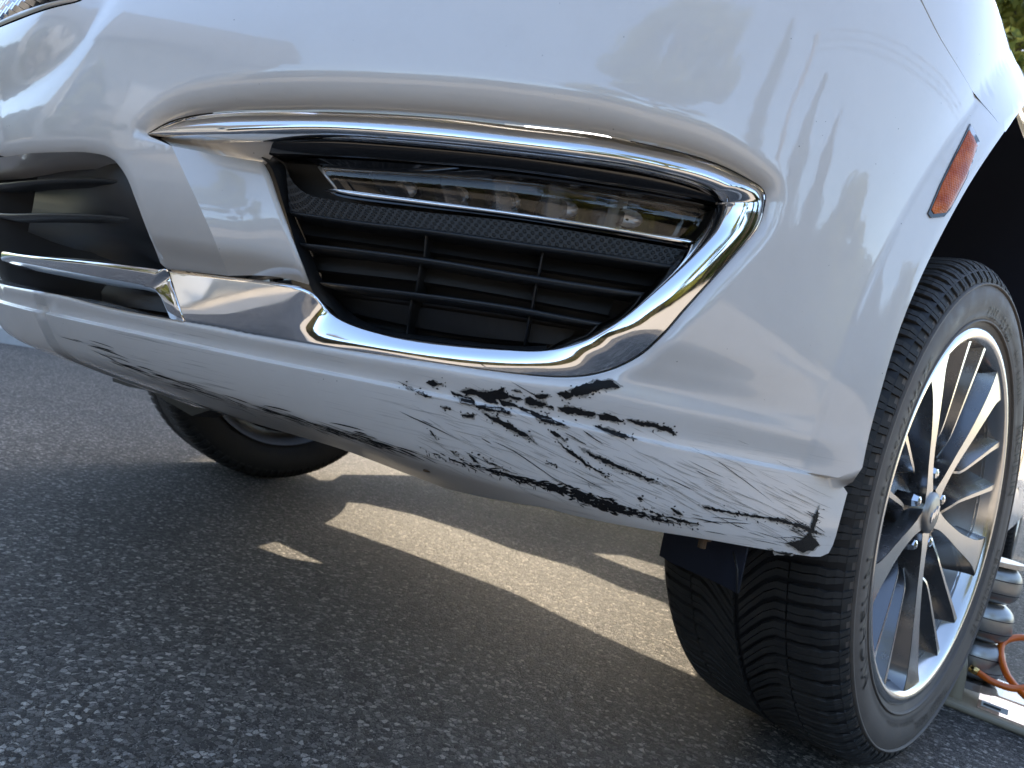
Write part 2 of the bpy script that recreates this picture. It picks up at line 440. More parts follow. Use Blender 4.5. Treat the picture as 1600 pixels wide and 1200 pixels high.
def sz(px, off=0.0):
    """picture feature -> place (s, z) on the body surface sunk by off"""
    px = np.atleast_2d(np.asarray(px, float)); off = np.broadcast_to(np.asarray(off, float), (len(px),))
    q = np.zeros((len(px), 2))
    for i, p in enumerate(px):
        k = np.argmin(((_gp - p) ** 2).sum(1)); q[i] = _gs[k], _gz[k]
    for it in range(12):
        f0 = project(surf(q[:, 0], q[:, 1], off)); e = 1e-4
        ja = (project(surf(q[:, 0] + e, q[:, 1], off)) - f0) / e; jb = (project(surf(q[:, 0], q[:, 1] + e, off)) - f0) / e
        r = px - f0; det = ja[:, 0] * jb[:, 1] - jb[:, 0] * ja[:, 1]
        det = np.where(np.abs(det) < 2e4, np.sign(det) * 2e4 + (det == 0) * 2e4, det)
        ds = (r[:, 0] * jb[:, 1] - jb[:, 0] * r[:, 1]) / det; dz = (ja[:, 0] * r[:, 1] - r[:, 0] * ja[:, 1]) / det
        q[:, 0] += np.clip(ds, -.03, .03); q[:, 1] += np.clip(dz, -.03, .03)
    return q

def on(px, off=0.0):
    q = sz(px, off); return surf(q[:, 0], q[:, 1], off)

def inpoly(P, poly):
    x, y = P[:, 0], P[:, 1]; r = np.zeros(len(P), bool); n = len(poly); j = n - 1
    for i in range(n):
        xi, yi = poly[i]; xj, yj = poly[j]
        if yi != yj:
            c = ((yi > y) != (yj > y)) & (x < (xj - xi) * (y - yi) / (yj - yi) + xi); r ^= c
        j = i
    return r

def pdist(P, poly, vals=None, closed=True):
    """distance from points to a polyline (+ values carried by its corners)"""
    A = np.asarray(poly); Bq = np.roll(A, -1, 0)
    if not closed: A, Bq = A[:-1], Bq[:-1]
    best = np.full(len(P), 1e9); out = None
    if vals is not None:
        vals = np.asarray(vals, float); VA = vals if closed else vals[:-1]; VB = np.roll(vals, -1, 0) if closed else vals[1:]
        out = np.zeros((len(P), vals.shape[1]))
    for i in range(len(A)):
        d = Bq[i] - A[i]; L2 = d @ d + 1e-18
        t = np.clip(((P - A[i]) @ d) / L2, 0, 1); dd = np.hypot(P[:, 0] - A[i, 0] - t * d[0], P[:, 1] - A[i, 1] - t * d[1])
        m = dd < best; best[m] = dd[m]
        if out is not None: out[m] = VA[i] + t[m, None] * (VB[i] - VA[i])
    return best if out is None else (best, out)

def resample(poly, step, closed=True):
    P = np.asarray(poly, float); Q = np.vstack([P, P[:1]]) if closed else P
    out = []
    for a, b in zip(Q[:-1], Q[1:]):
        n = max(1, int(np.linalg.norm(b[:2] - a[:2]) / step)); out += [a + (b - a) * k / n for k in range(n)]
    if not closed: out.append(Q[-1])
    return np.array(out)

def cdt(outer, holes=(), step=0.01, inner=None, lines=()):
    """triangulate an outline with holes; returns 2-D points and triangles"""
    pts, edges = [], []
    def ring(poly, closed=True):
        b = len(pts); n = len(poly); pts.extend(map(tuple, poly))
        edges.extend((b + i, b + (i + 1) % n) for i in range(n if closed else n - 1))
    ring(outer)
    for h in holes: ring(h)
    for l in lines: ring(l, False)
    o = np.asarray(outer)
    if inner is None:
        gx, gy = np.meshgrid(np.arange(o[:, 0].min(), o[:, 0].max(), step), np.arange(o[:, 1].min(), o[:, 1].max(), step))
        gx = gx + (np.arange(gx.shape[0]) % 2)[:, None] * step / 2
        inner = np.stack([gx.ravel(), gy.ravel()], 1)
    keep = inpoly(inner, o)
    inner = inner[keep]; inner = inner[pdist(inner, o) > step * .45] if len(inner) else inner
    for h in holes:
        if len(inner):
            inner = inner[~inpoly(inner, h)]; inner = inner[pdist(inner, np.asarray(h)) > min(step, .006) * .45]
    pts.extend(map(tuple, inner))
    r = delaunay_2d_cdt([Vector((float(a), float(b))) for a, b in pts], edges, [], 0, 1e-7)
    P = np.array([(v.x, v.y) for v in r[0]]); F = np.array([f for f in r[2] if len(f) == 3])
    c = P[F].mean(1); k = inpoly(c, o)
    for h in holes: k &= ~inpoly(c, h)
    F = F[k]
    a = P[F]; area = (a[:, 1, 0] - a[:, 0, 0]) * (a[:, 2, 1] - a[:, 0, 1]) - (a[:, 2, 0] - a[:, 0, 0]) * (a[:, 1, 1] - a[:, 0, 1])
    F[area < 0] = F[area < 0][:, ::-1]
    u, inv = np.unique(F, return_inverse=True)
    return P[u], inv.reshape(-1, 3)

def loft(name, rows, mat, parent, closed=False, caps=False, smooth=True, flip=False):
    """rows: list of equally long point lists"""
    R = np.asarray(rows, float); m, n = R.shape[:2]
    V = R.reshape(-1, 3); F = []
    for i in range(m if closed else m - 1):
        j = (i + 1) % m
        for k in range(n - 1):
            f = [i * n + k, i * n + k + 1, j * n + k + 1, j * n + k]
            F.append(f[::-1] if flip else f)
    if caps:
        F.append([i * n for i in range(m)]); F.append([i * n + n - 1 for i in range(m)][::-1])
    return mesh(name, V, F, mat, parent, smooth)

# ------------------------------------------------------------------ ground
ground = mesh('ground', [(-60, -60, 0), (60, -60, 0), (60, 60, 0), (-60, 60, 0)], [(0, 1, 2, 3)], 'asphalt', smooth=False)
tag(ground, kind='structure')

# ------------------------------------------------------------------ the car
car = bpy.data.objects.new('car', None); col.objects.link(car)
tag(car, 'white car with chrome fog lamp trim and a badly scraped front bumper', 'car')

# traced outlines of the bumper (reference picture coordinates, laid on the body surface)
chrome_out = [(231, 210), (262, 193), (300, 182), (350, 176), (400, 174), (500, 174.5), (600, 178), (700, 185), (800, 196), (925, 210),
              (1000, 225), (1075, 242), (1125, 259), (1162, 277), (1187, 292), (1195, 307), (1193, 327), (1186, 350), (1170, 374),
              (1125, 424), (1070, 485), (1040, 520), (1000, 556), (950, 580), (890, 590), (800, 584), (650, 563), (560, 550),
              (500, 541), (440, 531), (400, 524), (340, 512), (290, 503)]
chrome_in = [(232, 212), (262, 214), (300, 213), (350, 210), (400, 208), (500, 206), (600, 212), (700, 221), (800, 232), (925, 247),
             (990, 257), (1050, 270), (1088, 281), (1115, 292), (1131, 302), (1137, 311), (1135, 322), (1128, 338), (1113, 362),
             (1068, 411), (1010, 465), (975, 495), (935, 522), (900, 538), (860, 546), (800, 546), (650, 530), (575, 515),
             (522, 492), (490, 458), (450, 444), (350, 432), (264, 421)]
DEP = [.010, .014, .018, .020, .022, .024, .024, .024, .024, .022, .020, .018, .016, .014, .012, .011, .010, .010, .010, .010, .010, .010, .010, .009, .008,
       .007, .006, .006, .006, .006, .006, .006, .006]
ROLLW = [.014, .018, .024, .028, .030, .032, .032, .032, .032, .030, .028, .026, .022, .018, .016, .014, .013, .013, .013, .013, .013, .013, .013, .012, .011,
         .010, .008, .008, .008, .008, .008, .008, .008]
NC = 150
_co = cr(np.c_[np.array(chrome_out), np.array(DEP) * 5000, np.array(ROLLW) * 5000], NC)
_tco = None
# matched resampling: parametrise both edges by control index
def matched(pts, extra, n):
    k = np.arange(len(pts), dtype=float); A = np.c_[np.array(pts, float), extra]
    t = np.linspace(0, len(pts) - 1, n); out = []
    i = np.clip(t.astype(int), 0, len(pts) - 2); u = (t - i)[:, None]
    m = np.gradient(A, axis=0)
    return (2*u**3-3*u**2+1)*A[i]+(u**3-2*u**2+u)*m[i]+(-2*u**3+3*u**2)*A[i+1]+(u**3-u**2)*m[i+1]
co = matched(chrome_out, np.c_[DEP, ROLLW], NC)
ci = matched(chrome_in, np.c_[DEP, ROLLW], NC)
intake_top = [(0, 246), (15, 245), (50, 240), (100, 238), (130, 238), (155, 241), (172, 246), (185, 257), (200, 280), (212, 310), (227, 350), (240, 382), (252, 412)]
lip_top = [(286, 502), (265, 498), (175, 481), (100, 462), (60, 455)]
it = cr(intake_top, 40); lt = cr(lip_top, 24)
cre = cr([(268, 228), (300, 297), (331, 365), (357, 431)], 24)
hole_px = np.vstack([np.c_[it, np.full(len(it), .006), np.full(len(it), .016)],
                     [[262, 421, .004, .004], [310, 426, .002, .002]], np.c_[cre[::-1], np.zeros(24), np.full(24, .0004)], [[250, 220, .005, .006], [236, 214, .008, .010]],
                     co,
                     np.c_[lt, np.full(len(lt), .006), np.full(len(lt), .008)]])
hole_sz = sz(hole_px[:, :2], -hole_px[:, 2])
def to_centre(q, n=6, first=True):
    '''run a left-hand end of a traced line on to the car's centre line'''
    q = np.asarray(q) if first else np.asarray(q)[::-1]
    q = q[np.argmax(q[:, 0] > .05):]
    sl = np.clip((q[3, 1] - q[0, 1]) / max(q[3, 0] - q[0, 0], 1e-3), -.3, .3)
    t = np.linspace(-.004, q[0, 0], n, endpoint=False); ad = q[0, 1] + sl * ((t - q[0, 0]) - (t - q[0, 0]) ** 2 * np.sign(t - q[0, 0]) / (2 * q[0, 0] + .01) * 1.0)
    r = np.vstack([np.c_[t, ad], q])
    return r if first else r[::-1]
ni, nt_ = len(it), len(lt)
IT = to_centre(hole_sz[:ni]); LT = to_centre(hole_sz[-nt_:], first=False)
mid_h = hole_px[ni:-nt_]; mid_s = hole_sz[ni:-nt_]
HOLE = np.vstack([[[-.02, IT[0, 1], .006, .016]], np.c_[IT, np.full(len(IT), .006), np.full(len(IT), .016)], np.c_[mid_s, mid_h[:, 2:]],
                  np.c_[LT, np.full(len(LT), .006), np.full(len(LT), .008)], [[-.02, LT[-1, 1], .006, .008]]])
# widen the hole a little round the chrome so that a shadow gap stays
grille_px = [(-160, 105), (-60, 78), (0, 57), (60, 34), (110, 15), (134, 2), (146, -20), (152, -60), (150, -140), (100, -230), (-160, -230)]
GRILLE = sz(cr(grille_px, 60), 0.0)
_g = sz(cr([(0, 57), (60, 34), (110, 15), (134, 2), (146, -20), (152, -60), (150, -120), (135, -170)], 40))
GRILLE = np.vstack([to_centre(_g), [[_g[-1, 0] - .02, _g[-1, 1] + .03], [-.02, _g[-1, 1] + .04], [-.02, _g[0, 1] - .01]]])
crease_px = [(100, 495), (200, 517), (400, 560), (600, 600), (800, 642), (1000, 686), (1200, 727), (1330, 752)]
CREASE = to_centre(sz(cr(crease_px, 50), 0.0))
_o = np.argsort(CREASE[:, 0]); crease_z = lambda s: np.interp(np.abs(s), CREASE[_o, 0], CREASE[_o, 1])
ARC_C, ARC_R = (0.0, 0.475), 0.462
def arch_dist(s, z):
    y = np.interp(s, _ss, _py); return np.hypot(y - ARC_C[0], z - ARC_C[1]) - ARC_R
valley_px = cr([(185, -60), (150, 10), (105, 75), (50, 125), (0, 152)], 30)
VALLEY = sz(valley_px)

def feat(s, z):
    sh = np.shape(s); P = np.stack([np.abs(np.ravel(s)), np.ravel(z)], 1); f = np.zeros(len(P))
    near = (P[:, 0] < 0.98)
    if near.any():
        d, v = pdist(P[near], HOLE[:, :2], HOLE[:, 2:])
        ins = inpoly(P[near], HOLE[:, :2]); d = np.where(ins, 0, d)
        t = np.clip(1 - d / np.maximum(v[:, 1], 5e-4), 0, 1)
        f[near] -= v[:, 0] * (1 - np.sqrt(np.maximum(1 - 0.985 * t * t, 0)))
        # nose: the grille surround stands proud above a soft valley
        dv = pdist(P[near], VALLEY, closed=False)
        side = np.interp(P[near][:, 1], VALLEY[::-1, 1], VALLEY[::-1, 0]) - P[near][:, 0]
        sd = np.where(side > 0, dv, -dv)
        f[near] += 0.010 * sstep(-0.012, 0.07, sd) - 0.003 * np.exp(-(sd / .022) ** 2)
    # small ledge along the lip
    k = sstep(-0.0018, 0.0018, P[:, 1] - crease_z(P[:, 0])); f -= 0.0060 * k * sstep(.0, .06, arch_dist(P[:, 0], P[:, 1])) * (1 - sstep(0.0, 0.03, P[:, 1] - crease_z(P[:, 0]) - .006))
    # flared flange round the wheel arch
    da = arch_dist(P[:, 0], P[:, 1]); wf = 0.052
    cz_ = crease_z(P[:, 0]); fl = np.clip(1 - da / wf, 0, 1) * np.clip((P[:, 1] - cz_ + .0004) / .0012, 0, 1)
    f += (0.0165 + 0.0055 * (1 - sstep(.40, .58, P[:, 1]))) * sstep(0, .2, fl) * fl
    return f.reshape(sh)

def arch_s(z):
    y = ARC_C[0] - np.sqrt(np.maximum(ARC_R**2 - (z - ARC_C[1])**2, 0)); return np.interp(y, _py[3000:], _ss[3000:])
seam_px = cr([(1405, -60), (1438, 0), (1467, 57), (1500, 110), (1528, 160), (1540, 205)], 14)
SEAM = sz(seam_px)
print('seam', SEAM[[0, -1]], 'hole z', HOLE[:, 1].min(), HOLE[:, 1].max(), 'Sarch', S_ARCH)

def skin(name, outer, holes, step, inner=None, lines=(), feat=feat, mat='paint', mirror=False, thick=0.0):
    P, F = cdt(outer, holes, step, inner, lines)
    s, z = P[:, 0], P[:, 1]
    V = surf(s, z, 0, feat); n = snorm(s, z, feat)
    uv = np.c_[s, z]
    rub = sstep(.10, .30, s) * (1 - sstep(.40, .47, z)) * (1 - .55 * sstep(.30, .45, np.abs(s - .62)))
    if mirror:
        k = len(V); V = np.vstack([V, V * [-1, 1, 1] + [2 * CX, 0, 0]]); n = np.vstack([n, n * [-1, 1, 1]])
        F = np.vstack([F, F[:, ::-1] + k]); uv = np.vstack([uv, uv]); rub = np.r_[rub, rub * 0]
    return mesh(name, V, F, mat, car, True, n, uv, rub)

# bumper cover: from the centre line to the arch, underside to the seam
zz = np.linspace(.345, SEAM[-1, 1], 26)
top_z = 0.985
edge_arch = np.c_[arch_s(zz), zz]
corner = np.array([[arch_s(.345) - .004, .338], [arch_s(.345) - .016, .330], [arch_s(.345) - .035, .325], [arch_s(.345) - .07, .318]])
bpx = cr([(850, 793), (912, 809), (1006, 827), (1100, 842), (1180, 856), (1250, 867), (1278, 870), (1293, 866), (1302, 850), (1312, 815), (1324, 770)], 40)
bsz = sz(bpx); print('bottom', bsz[[0, 10, 20, 30, 39]].round(3).tolist(), arch_s(np.array([.345, .4])))
BL = np.linspace(0, bsz[0, 0] - .12, 30)
seam_up = SEAM[::-1]
zz = np.linspace(float(crease_z(bsz[-1, 0])) + .0012, SEAM[-1, 1], 26); edge_arch = np.c_[arch_s(zz), zz]
outer = np.vstack([[0, top_z], np.c_[BL, np.full(30, .305)], bsz, edge_arch, seam_up[1:], [[seam_up[-1, 0] - .03, top_z]]])
outer = resample(outer, .012)
hole_fill = resample(HOLE[:, :2], .006)
gin = []
for (a, b, c, d, st) in ((0, 1.2, .30, .47, .005), (0, .95, .47, .72, .0065), (.95, 1.2, .47, .95, .008), (0, .95, .72, top_z, .011)):
    gx, gy = np.meshgrid(np.arange(a, b, st), np.arange(c, d, st)); gx = gx + (np.arange(gx.shape[0]) % 2)[:, None] * st / 2
    gin.append(np.stack([gx.ravel(), gy.ravel()], 1))
for dd in (.0012, .003, .006, .010, .015, .021, .028):                  # rings close to the rolled hole edge
    h = resample(HOLE[:, :2], .007); c = np.roll(h, -1, 0) - np.roll(h, 1, 0); c /= np.linalg.norm(c, axis=1)[:, None] + 1e-9
    for sgn in (1, -1):
        r_ = h + sgn * dd * np.c_[c[:, 1], -c[:, 0]]; r_ = r_[~inpoly(r_, HOLE[:, :2])]; dr = pdist(r_, HOLE[:, :2]); gin.append(r_[dr > dd * .9])
ls = np.linspace(.0, 1.075, 150); crl = [np.c_[ls, crease_z(ls) + k_] for k_ in (-.0035, -.0019, -.0010, 0, .0010, .0019, .0035, .006)]
gin = [g_[np.abs(g_[:, 1] - crease_z(g_[:, 0])) > .0075] for g_ in gin]
for dd in (.010, .020, .030, .038, .0416, .045, .0485, .052, .054):
    zz2 = np.linspace(crease_z(1.05) + .008, .80, 70)
    R2 = ARC_R + dd; y = -np.sqrt(np.maximum(R2**2 - (zz2 - ARC_C[1])**2, 0)); crl.append(np.c_[np.interp(y, _py[3000:], _ss[3000:]), zz2])
gin = [g_[(arch_dist(g_[:, 0], g_[:, 1]) > .058) | (g_[:, 1] < crease_z(g_[:, 0]))] for g_ in gin]
bumper = skin('bumper_cover', outer, [hole_fill, resample(GRILLE, .012)], .012, np.vstack(gin), crl, mirror=True)
bumper['label'] = 'white front bumper cover scraped black along its lower corner'

# fender behind the seam
sg = np.interp([.30, .9, 1.02], _py[3000:], _ss[3000:])
th = np.linspace(math.pi - math.asin((SEAM[-1, 1] - ARC_C[1]) / ARC_R), -0.50, 40)
arch_top = np.c_[np.interp(ARC_R * np.cos(th), _py[3000:], _ss[3000:]), ARC_C[1] + ARC_R * np.sin(th)]
s_rear = float(np.interp(1.05, _py[3000:], _ss[3000:]))
gap = np.array([.0026, 0])
fo = np.vstack([seam_up + gap, [[seam_up[-1, 0] - .02, 1.06], [s_rear, 1.06], [s_rear, .258]], [[arch_top[-1, 0] + .004, .258]], arch_top[::-1] + gap * (np.linspace(0, 1, 40)**8)[:, None]])
gx, gy = np.meshgrid(np.arange(fo[:, 0].min(), s_rear, .014), np.arange(.26, 1.06, .010))
fender = skin('fender', resample(fo, .014), [], .012, np.stack([gx.ravel(), gy.ravel()], 1))
# door and rear side of the body
s_d = float(np.interp(2.2, _py[3000:], _ss[3000:]))
def side_panel(name, y0, y1, z0, z1, notch=None):
    a, b = np.interp([y0, y1], _py[3000:], _ss[3000:])
    ring_ = [[a, z0], [b, z0], [b, z1], [a, z1]]
    if notch:
        t = np.linspace(math.pi + .45, -.45, 30) if False else np.linspace(math.pi + .5, -.5, 30)
        yy = notch[0] + notch[2] * np.cos(t); z_ = notch[1] + notch[2] * np.sin(t); ok = z_ > z0
        ring_ = [[a, z0]] + [[float(np.interp(q, _py[3000:], _ss[3000:])), float(w)] for q, w in zip(yy[ok], z_[ok])] + [[b, z0], [b, z1], [a, z1]]
    return skin(name, resample(np.array(ring_), .04), [], .04)
side_panel('front_door', 1.056, 2.0, .258, 1.06)
side_panel('rear_quarter_panel', 2.006, 3.65, .258, 1.06, (2.87, .42, .44))
# hood and cabin above the belt line (mostly out of view, they keep the sun off the near side)
sv = np.linspace(0, float(np.interp(1.0, _py[3000:], _ss[3000:])), 40)
e0 = surf(sv, np.where(sv < seam_up[-1, 0], top_z, 1.06) * 1.0, 0)
e0[:, 2] -= .002
hood_rows = []
for t, dz in ((0, 0), (.02, .004), (.08, .012), (.2, .024), (.5, .04), (1, .05)):
    tgt = np.c_[np.full(len(sv), CX), np.clip(e0[:, 1] + .1, .0, 1.0), np.full(len(sv), 1.0)]
    r = e0 * (1 - t) + tgt * t; r[:, 2] = e0[:, 2] + dz * (1.12 - top_z > 0); hood_rows.append(r)
hood = loft('hood', hood_rows, 'paint', car)
V, F = [], []
b0 = surf(*np.broadcast_arrays(np.interp(np.linspace(.95, 3.6, 12), _py[3000:], _ss[3000:]), 1.058))
b1 = b0 + [-.22, 0, .52]; b1[0] += [0, .55, 0]; b1[1] += [0, .40, 0]; b1[2] += [0, .2, 0]
loft('side_window', [b0, b1], 'glass', car, smooth=False)

# rear edge returns of the arch: inner wheel house
V, F = [], []
tt = np.linspace(-0.55, math.pi + .30, 44)
rows = []
for x_, rr in ((0.150, ARC_R + .004), (0.06, ARC_R + .012), (-.05, ARC_R + .02), (-.34, ARC_R + .01)):
    ring_ = np.c_[np.full(44, x_), ARC_C[0] + rr * np.cos(tt), ARC_C[1] + rr * np.sin(tt)]
    front = np.cos(tt) < 0
    sx = surf(np.interp(ring_[:, 1], _py[3000:], _ss[3000:]), np.clip(ring_[:, 2], .3, 1.0))[:, 0] - .012
    ring_[:, 0] = np.minimum(ring_[:, 0], sx); rows.append(ring_)
loft('wheel_arch_liner', rows, 'liner', car)
V, F = [], []
wall = [(-.34, ARC_C[0] + ARC_R * math.cos(t) * 1.02, ARC_C[1] + ARC_R * math.sin(t) * 1.02) for t in tt]
mesh('inner_arch_wall', wall + [(-.34, 0, .35)], [(i, i + 1, 44) for i in range(43)], 'liner', car)

# ---- chrome trim round the fog lamp
def edge3(A, off): return on(A[:, :2], off)
O3 = edge3(co, -(co[:, 2] + .0015)); I3 = edge3(ci, -(ci[:, 2] + np.interp(np.linspace(0, 32, NC), [0, 1.5, 3, 11, 13.5, 15.5, 22, 24.5, 27, 29.5, 32], [.002, -.003, -.009, -.010, -.004, .012, .012, .006, .004, .0045, .005])))
q_mid = sz((co[:, :2] + ci[:, :2]) / 2, -(co[:, 2] + .006)); NM = snorm(q_mid[:, 0], q_mid[:, 1])
def band(name, A, Bq, Nn, peak, height, mat, parent, back=.02, k=14, sharp_=False):
    rows = []
    rows.append(A - Nn * back)
    for i in range(k + 1):
        t = i / k
        bmp = np.where(t < peak, np.sin(np.pi / 2 * np.clip(t / peak, 0, 1)) , np.cos(np.pi / 2 * np.clip((t - peak) / (1 - peak), 0, 1)) ** .8)
        bmp = bmp * height
        rows.append(A * (1 - t) + Bq * t + Nn * np.broadcast_to(bmp, (len(A),))[:, None])
    rows.append(Bq - Nn * back)
    return loft(name, rows, mat, parent)
tpar = np.linspace(0, len(chrome_out) - 1, NC)
peak = np.interp(tpar, [0, 12, 15, 20, 24, 27, 32], [.60, .62, .62, .62, .55, .40, .22])
hgt = np.interp(tpar, [0, 2, 6, 12, 15, 20, 24, 28, 32], [.003, .004, .005, .005, .006, .005, .003, .0022, .0012])
trim = band('fog_lamp_trim', O3, I3, NM, peak, hgt, 'chrome', car)
# intake chrome strip with its turned-down end
st_top = cr([(40, 397), (75, 400), (150, 406), (225, 416), (252, 420)], 30)
st_bot = cr([(40, 412), (75, 419), (150, 434), (205, 444), (236, 451)], 30)
def mirror_mesh(o):
    me = o.data; V = np.array([v.co for v in me.vertices]); F = [list(p.vertices) for p in me.polygons]; k = len(V)
    me2 = bpy.data.meshes.new(me.name); V2 = np.vstack([V, V * [-1, 1, 1] + [2 * CX, 0, 0]])
    me2.from_pydata([tuple(v) for v in V2], [], [tuple(f) for f in F] + [tuple(i + k for i in f[::-1]) for f in F])
    me2.polygons.foreach_set('use_smooth', [True] * len(me2.polygons)); me2.materials.append(me.materials[0]); o.data = me2; return o
def even(q, n):
    L_ = np.r_[0, np.cumsum(np.linalg.norm(np.diff(q, axis=0), axis=1))]; t = np.linspace(0, L_[-1], n); return np.stack([np.interp(t, L_, q[:, k]) for k in (0, 1)], 1)
def strip_sz(name, A, Bp, offA, offB, height, mat, parent, peak=.4, back=.015):
    a3, b3 = surf(A[:, 0], A[:, 1], offA), surf(Bp[:, 0], Bp[:, 1], offB); q = (A + Bp) / 2
    return band(name, a3, b3, snorm(q[:, 0], q[:, 1]), peak, height, mat, parent, back)
def strip_px(name, A, Bp, offA, offB, height, mat, parent, peak=.4, back=.015):
    a3, b3 = on(A, offA), on(Bp, offB); q = sz((A + Bp) / 2, (offA + offB) / 2)
    return band(name, a3, b3, snorm(q[:, 0], q[:, 1]), peak, height, mat, parent, back)
mirror_mesh(strip_sz('intake_trim', even(to_centre(sz(st_top, -.012)), 36), even(to_centre(sz(st_bot, -.016)), 36), -.012, -.016, .004, 'chrome', car))
e_r = cr([(252, 420), (261, 421), (270, 446), (279, 474), (287, 502)], 20)
e_l = cr([(224, 448), (240, 452), (250, 463), (257, 478), (265, 497)], 20)
strip_px('intake_trim', e_r, e_l, -.010, -.013, .0012, 'chrome', car, .3)

# ---- fang panel between the two openings
cre = cr([(268, 228), (300, 297), (331, 365), (357, 431)], 24)
rgt = cr([(410, 253), (421, 272), (436, 316), (456, 371), (483, 445)], 24)
c3 = on(cre, 0.0)
depth_r = np.linspace(-.050, -.034, 24)
r3 = on(rgt, depth_r)
qn = snorm(*sz(rgt, depth_r).T)
rows = []
for k in range(11):
    t = k / 10; r = c3 * (1 - t) + r3 * t - qn * (.006 * math.sin(math.pi * t))
    rows.append(r)
qn = snorm(*sz(rgt, depth_r).T)
inw = (c3 - r3) / np.linalg.norm(c3 - r3, axis=1)[:, None]; rows.append(r3 - qn * .004 + inw * .002); rows.append(r3 - qn * .02 + inw * .012)
loft('corner_panel', rows, 'paint', car, flip=False)
# painted return under the chrome brow
tip_lo = ci[(tpar > .4) & (tpar < 4.6)]
a3 = on(tip_lo[:, :2], -(tip_lo[:, 2] + .010)); n_ = len(a3)
tp = np.array([rows[k][0] for k in range(11)])
tpc = np.stack([np.interp(np.linspace(0, 10, n_), np.arange(11), tp[:, k]) for k in range(3)], 1)
loft('trim_return', [a3, a3 * .6 + tpc * .4 - [0, -.004, 0], tpc + [0, .004, -.001]], 'paint', car)

# ---- fog lamp grille
GB = -.085
backpx = np.array([(400, 225), (500, 195), (800, 210), (1000, 240), (1150, 280), (1165, 330), (1120, 400), (1040, 500), (950, 560), (850, 572), (650, 555), (540, 530), (470, 470), (420, 330)], float)
bq = sz(cr(np.vstack([backpx, backpx[:1]]), 60)[:-1], GB)
P, F = cdt(bq, (), .03); grille = mesh('fog_lamp_grille', surf(P[:, 0], P[:, 1], GB), F, 'plastic_back', car)
# frame wall on the left and below (plastic returns)
fr_px = cr([(408, 246), (424, 262), (437, 300), (455, 360), (478, 432), (500, 472), (540, 503), (600, 524), (700, 538), (800, 549), (860, 549)], 50)
fr_in = cr([(425, 246), (447, 262), (458, 330), (478, 378), (504, 438), (528, 470), (560, 497), (612, 516), (705, 530), (800, 540), (855, 540)], 50)
fo3 = on(fr_px, np.linspace(-.046, -.026, 50)); fi3 = on(fr_in, -.060); fb3 = on(fr_in, GB)
loft('grille_frame', [fo3, fo3 * .5 + fi3 * .5 + np.array([.0, -.003, 0]), fi3, fb3], 'plastic', grille)
def slat(top, bottom, off=-.048, depth=.034, name='slat', mat='plastic', n=40, parent=None):
    t3, b3 = on(cr(top, n), off), on(cr(bottom, n), off)
    q = sz(cr(top, n), off); nn = snorm(q[:, 0], q[:, 1]); nn[:, 2] = 0; nn /= np.linalg.norm(nn, axis=1)[:, None]
    m3 = (t3 + b3) / 2 + nn * .002
    rows = [t3 - nn * depth + [0, 0, .002], t3 - nn * .004, t3 * .8 + b3 * .2 + nn * .001, m3, t3 * .2 + b3 * .8 + nn * .001, b3 - nn * .003, b3 - nn * depth]
    return loft(name, rows, mat, grille if parent is None else parent, caps=True)
slat([(452, 329), (560, 344), (680, 358), (800, 375), (930, 393), (1066, 414)], [(458, 337), (560, 353), (680, 368), (800, 386), (930, 404), (1055, 424)])
slat([(468, 378), (560, 388), (680, 404), (800, 424), (900, 440), (1020, 458)], [(474, 387), (560, 398), (680, 415), (800, 436), (900, 452), (1008, 468)])
slat([(498, 439), (560, 446), (680, 460), (800, 477), (900, 496), (968, 508)], [(506, 447), (560, 455), (680, 470), (800, 488), (900, 506), (958, 517)])
def rib(a, b, w=5, off=-.058, depth=.026):
    a, b = np.array(a, float), np.array(b, float)
    slat([a, (a + b) / 2, b], [a + [w, 0], (a + b) / 2 + [w, 0], b + [w, 0]], off, depth, 'rib', n=6)
for a, b in (((664, 362), (660, 410)), ((655, 412), (646, 466)), ((641, 468), (632, 534)), ((846, 392), (838, 434)), ((836, 440), (827, 488)), ((825, 492), (816, 544))):
    rib(a, b)
# louvre blades behind the slats
for (tp_, bt_) in (([(480, 400), (700, 420), (960, 468)], [(485, 420), (700, 446), (950, 492)]),
                   ([(470, 350), (700, 380), (1030, 430)], [(475, 366), (700, 398), (1020, 448)]),
                   ([(520, 462), (700, 486), (900, 516)], [(530, 485), (700, 520), (880, 540)])):
    a3, b3 = on(cr(tp_, 20), -.079), on(cr(bt_, 20), -.070)
    loft('louvre_blade', [a3, b3, b3 + [0, .006, -.002]], 'plastic_back', grille, smooth=False)
# perforated strip under the lamp
pt = cr([(447, 262), (456, 282), (480, 303), (530, 314), (650, 330), (800, 346), (950, 370), (1078, 392)], 60)
pb = cr([(452, 329), (470, 333), (500, 337), (560, 345), (680, 359), (800, 376), (930, 394), (1066, 416)], 60)
a3, b3 = on(pt, -.052), on(pb, -.050)
R_ = [a3 * (1 - t) + b3 * t for t in np.linspace(0, 1, 6)]
arc = np.r_[0, np.cumsum(np.linalg.norm(np.diff((a3 + b3) / 2, axis=0), axis=1))]
uvp = np.concatenate([np.c_[arc / .0052, np.linalg.norm(a3 - b3, axis=1) * t / .0052] for t in np.linspace(0, 1, 6)])
V = np.concatenate(R_); F = [[i * 60 + k, i * 60 + k + 1, (i + 1) * 60 + k + 1, (i + 1) * 60 + k] for i in range(5) for k in range(59)]
mesh('perforated_strip', V, F, 'perf', grille, uv=uvp)

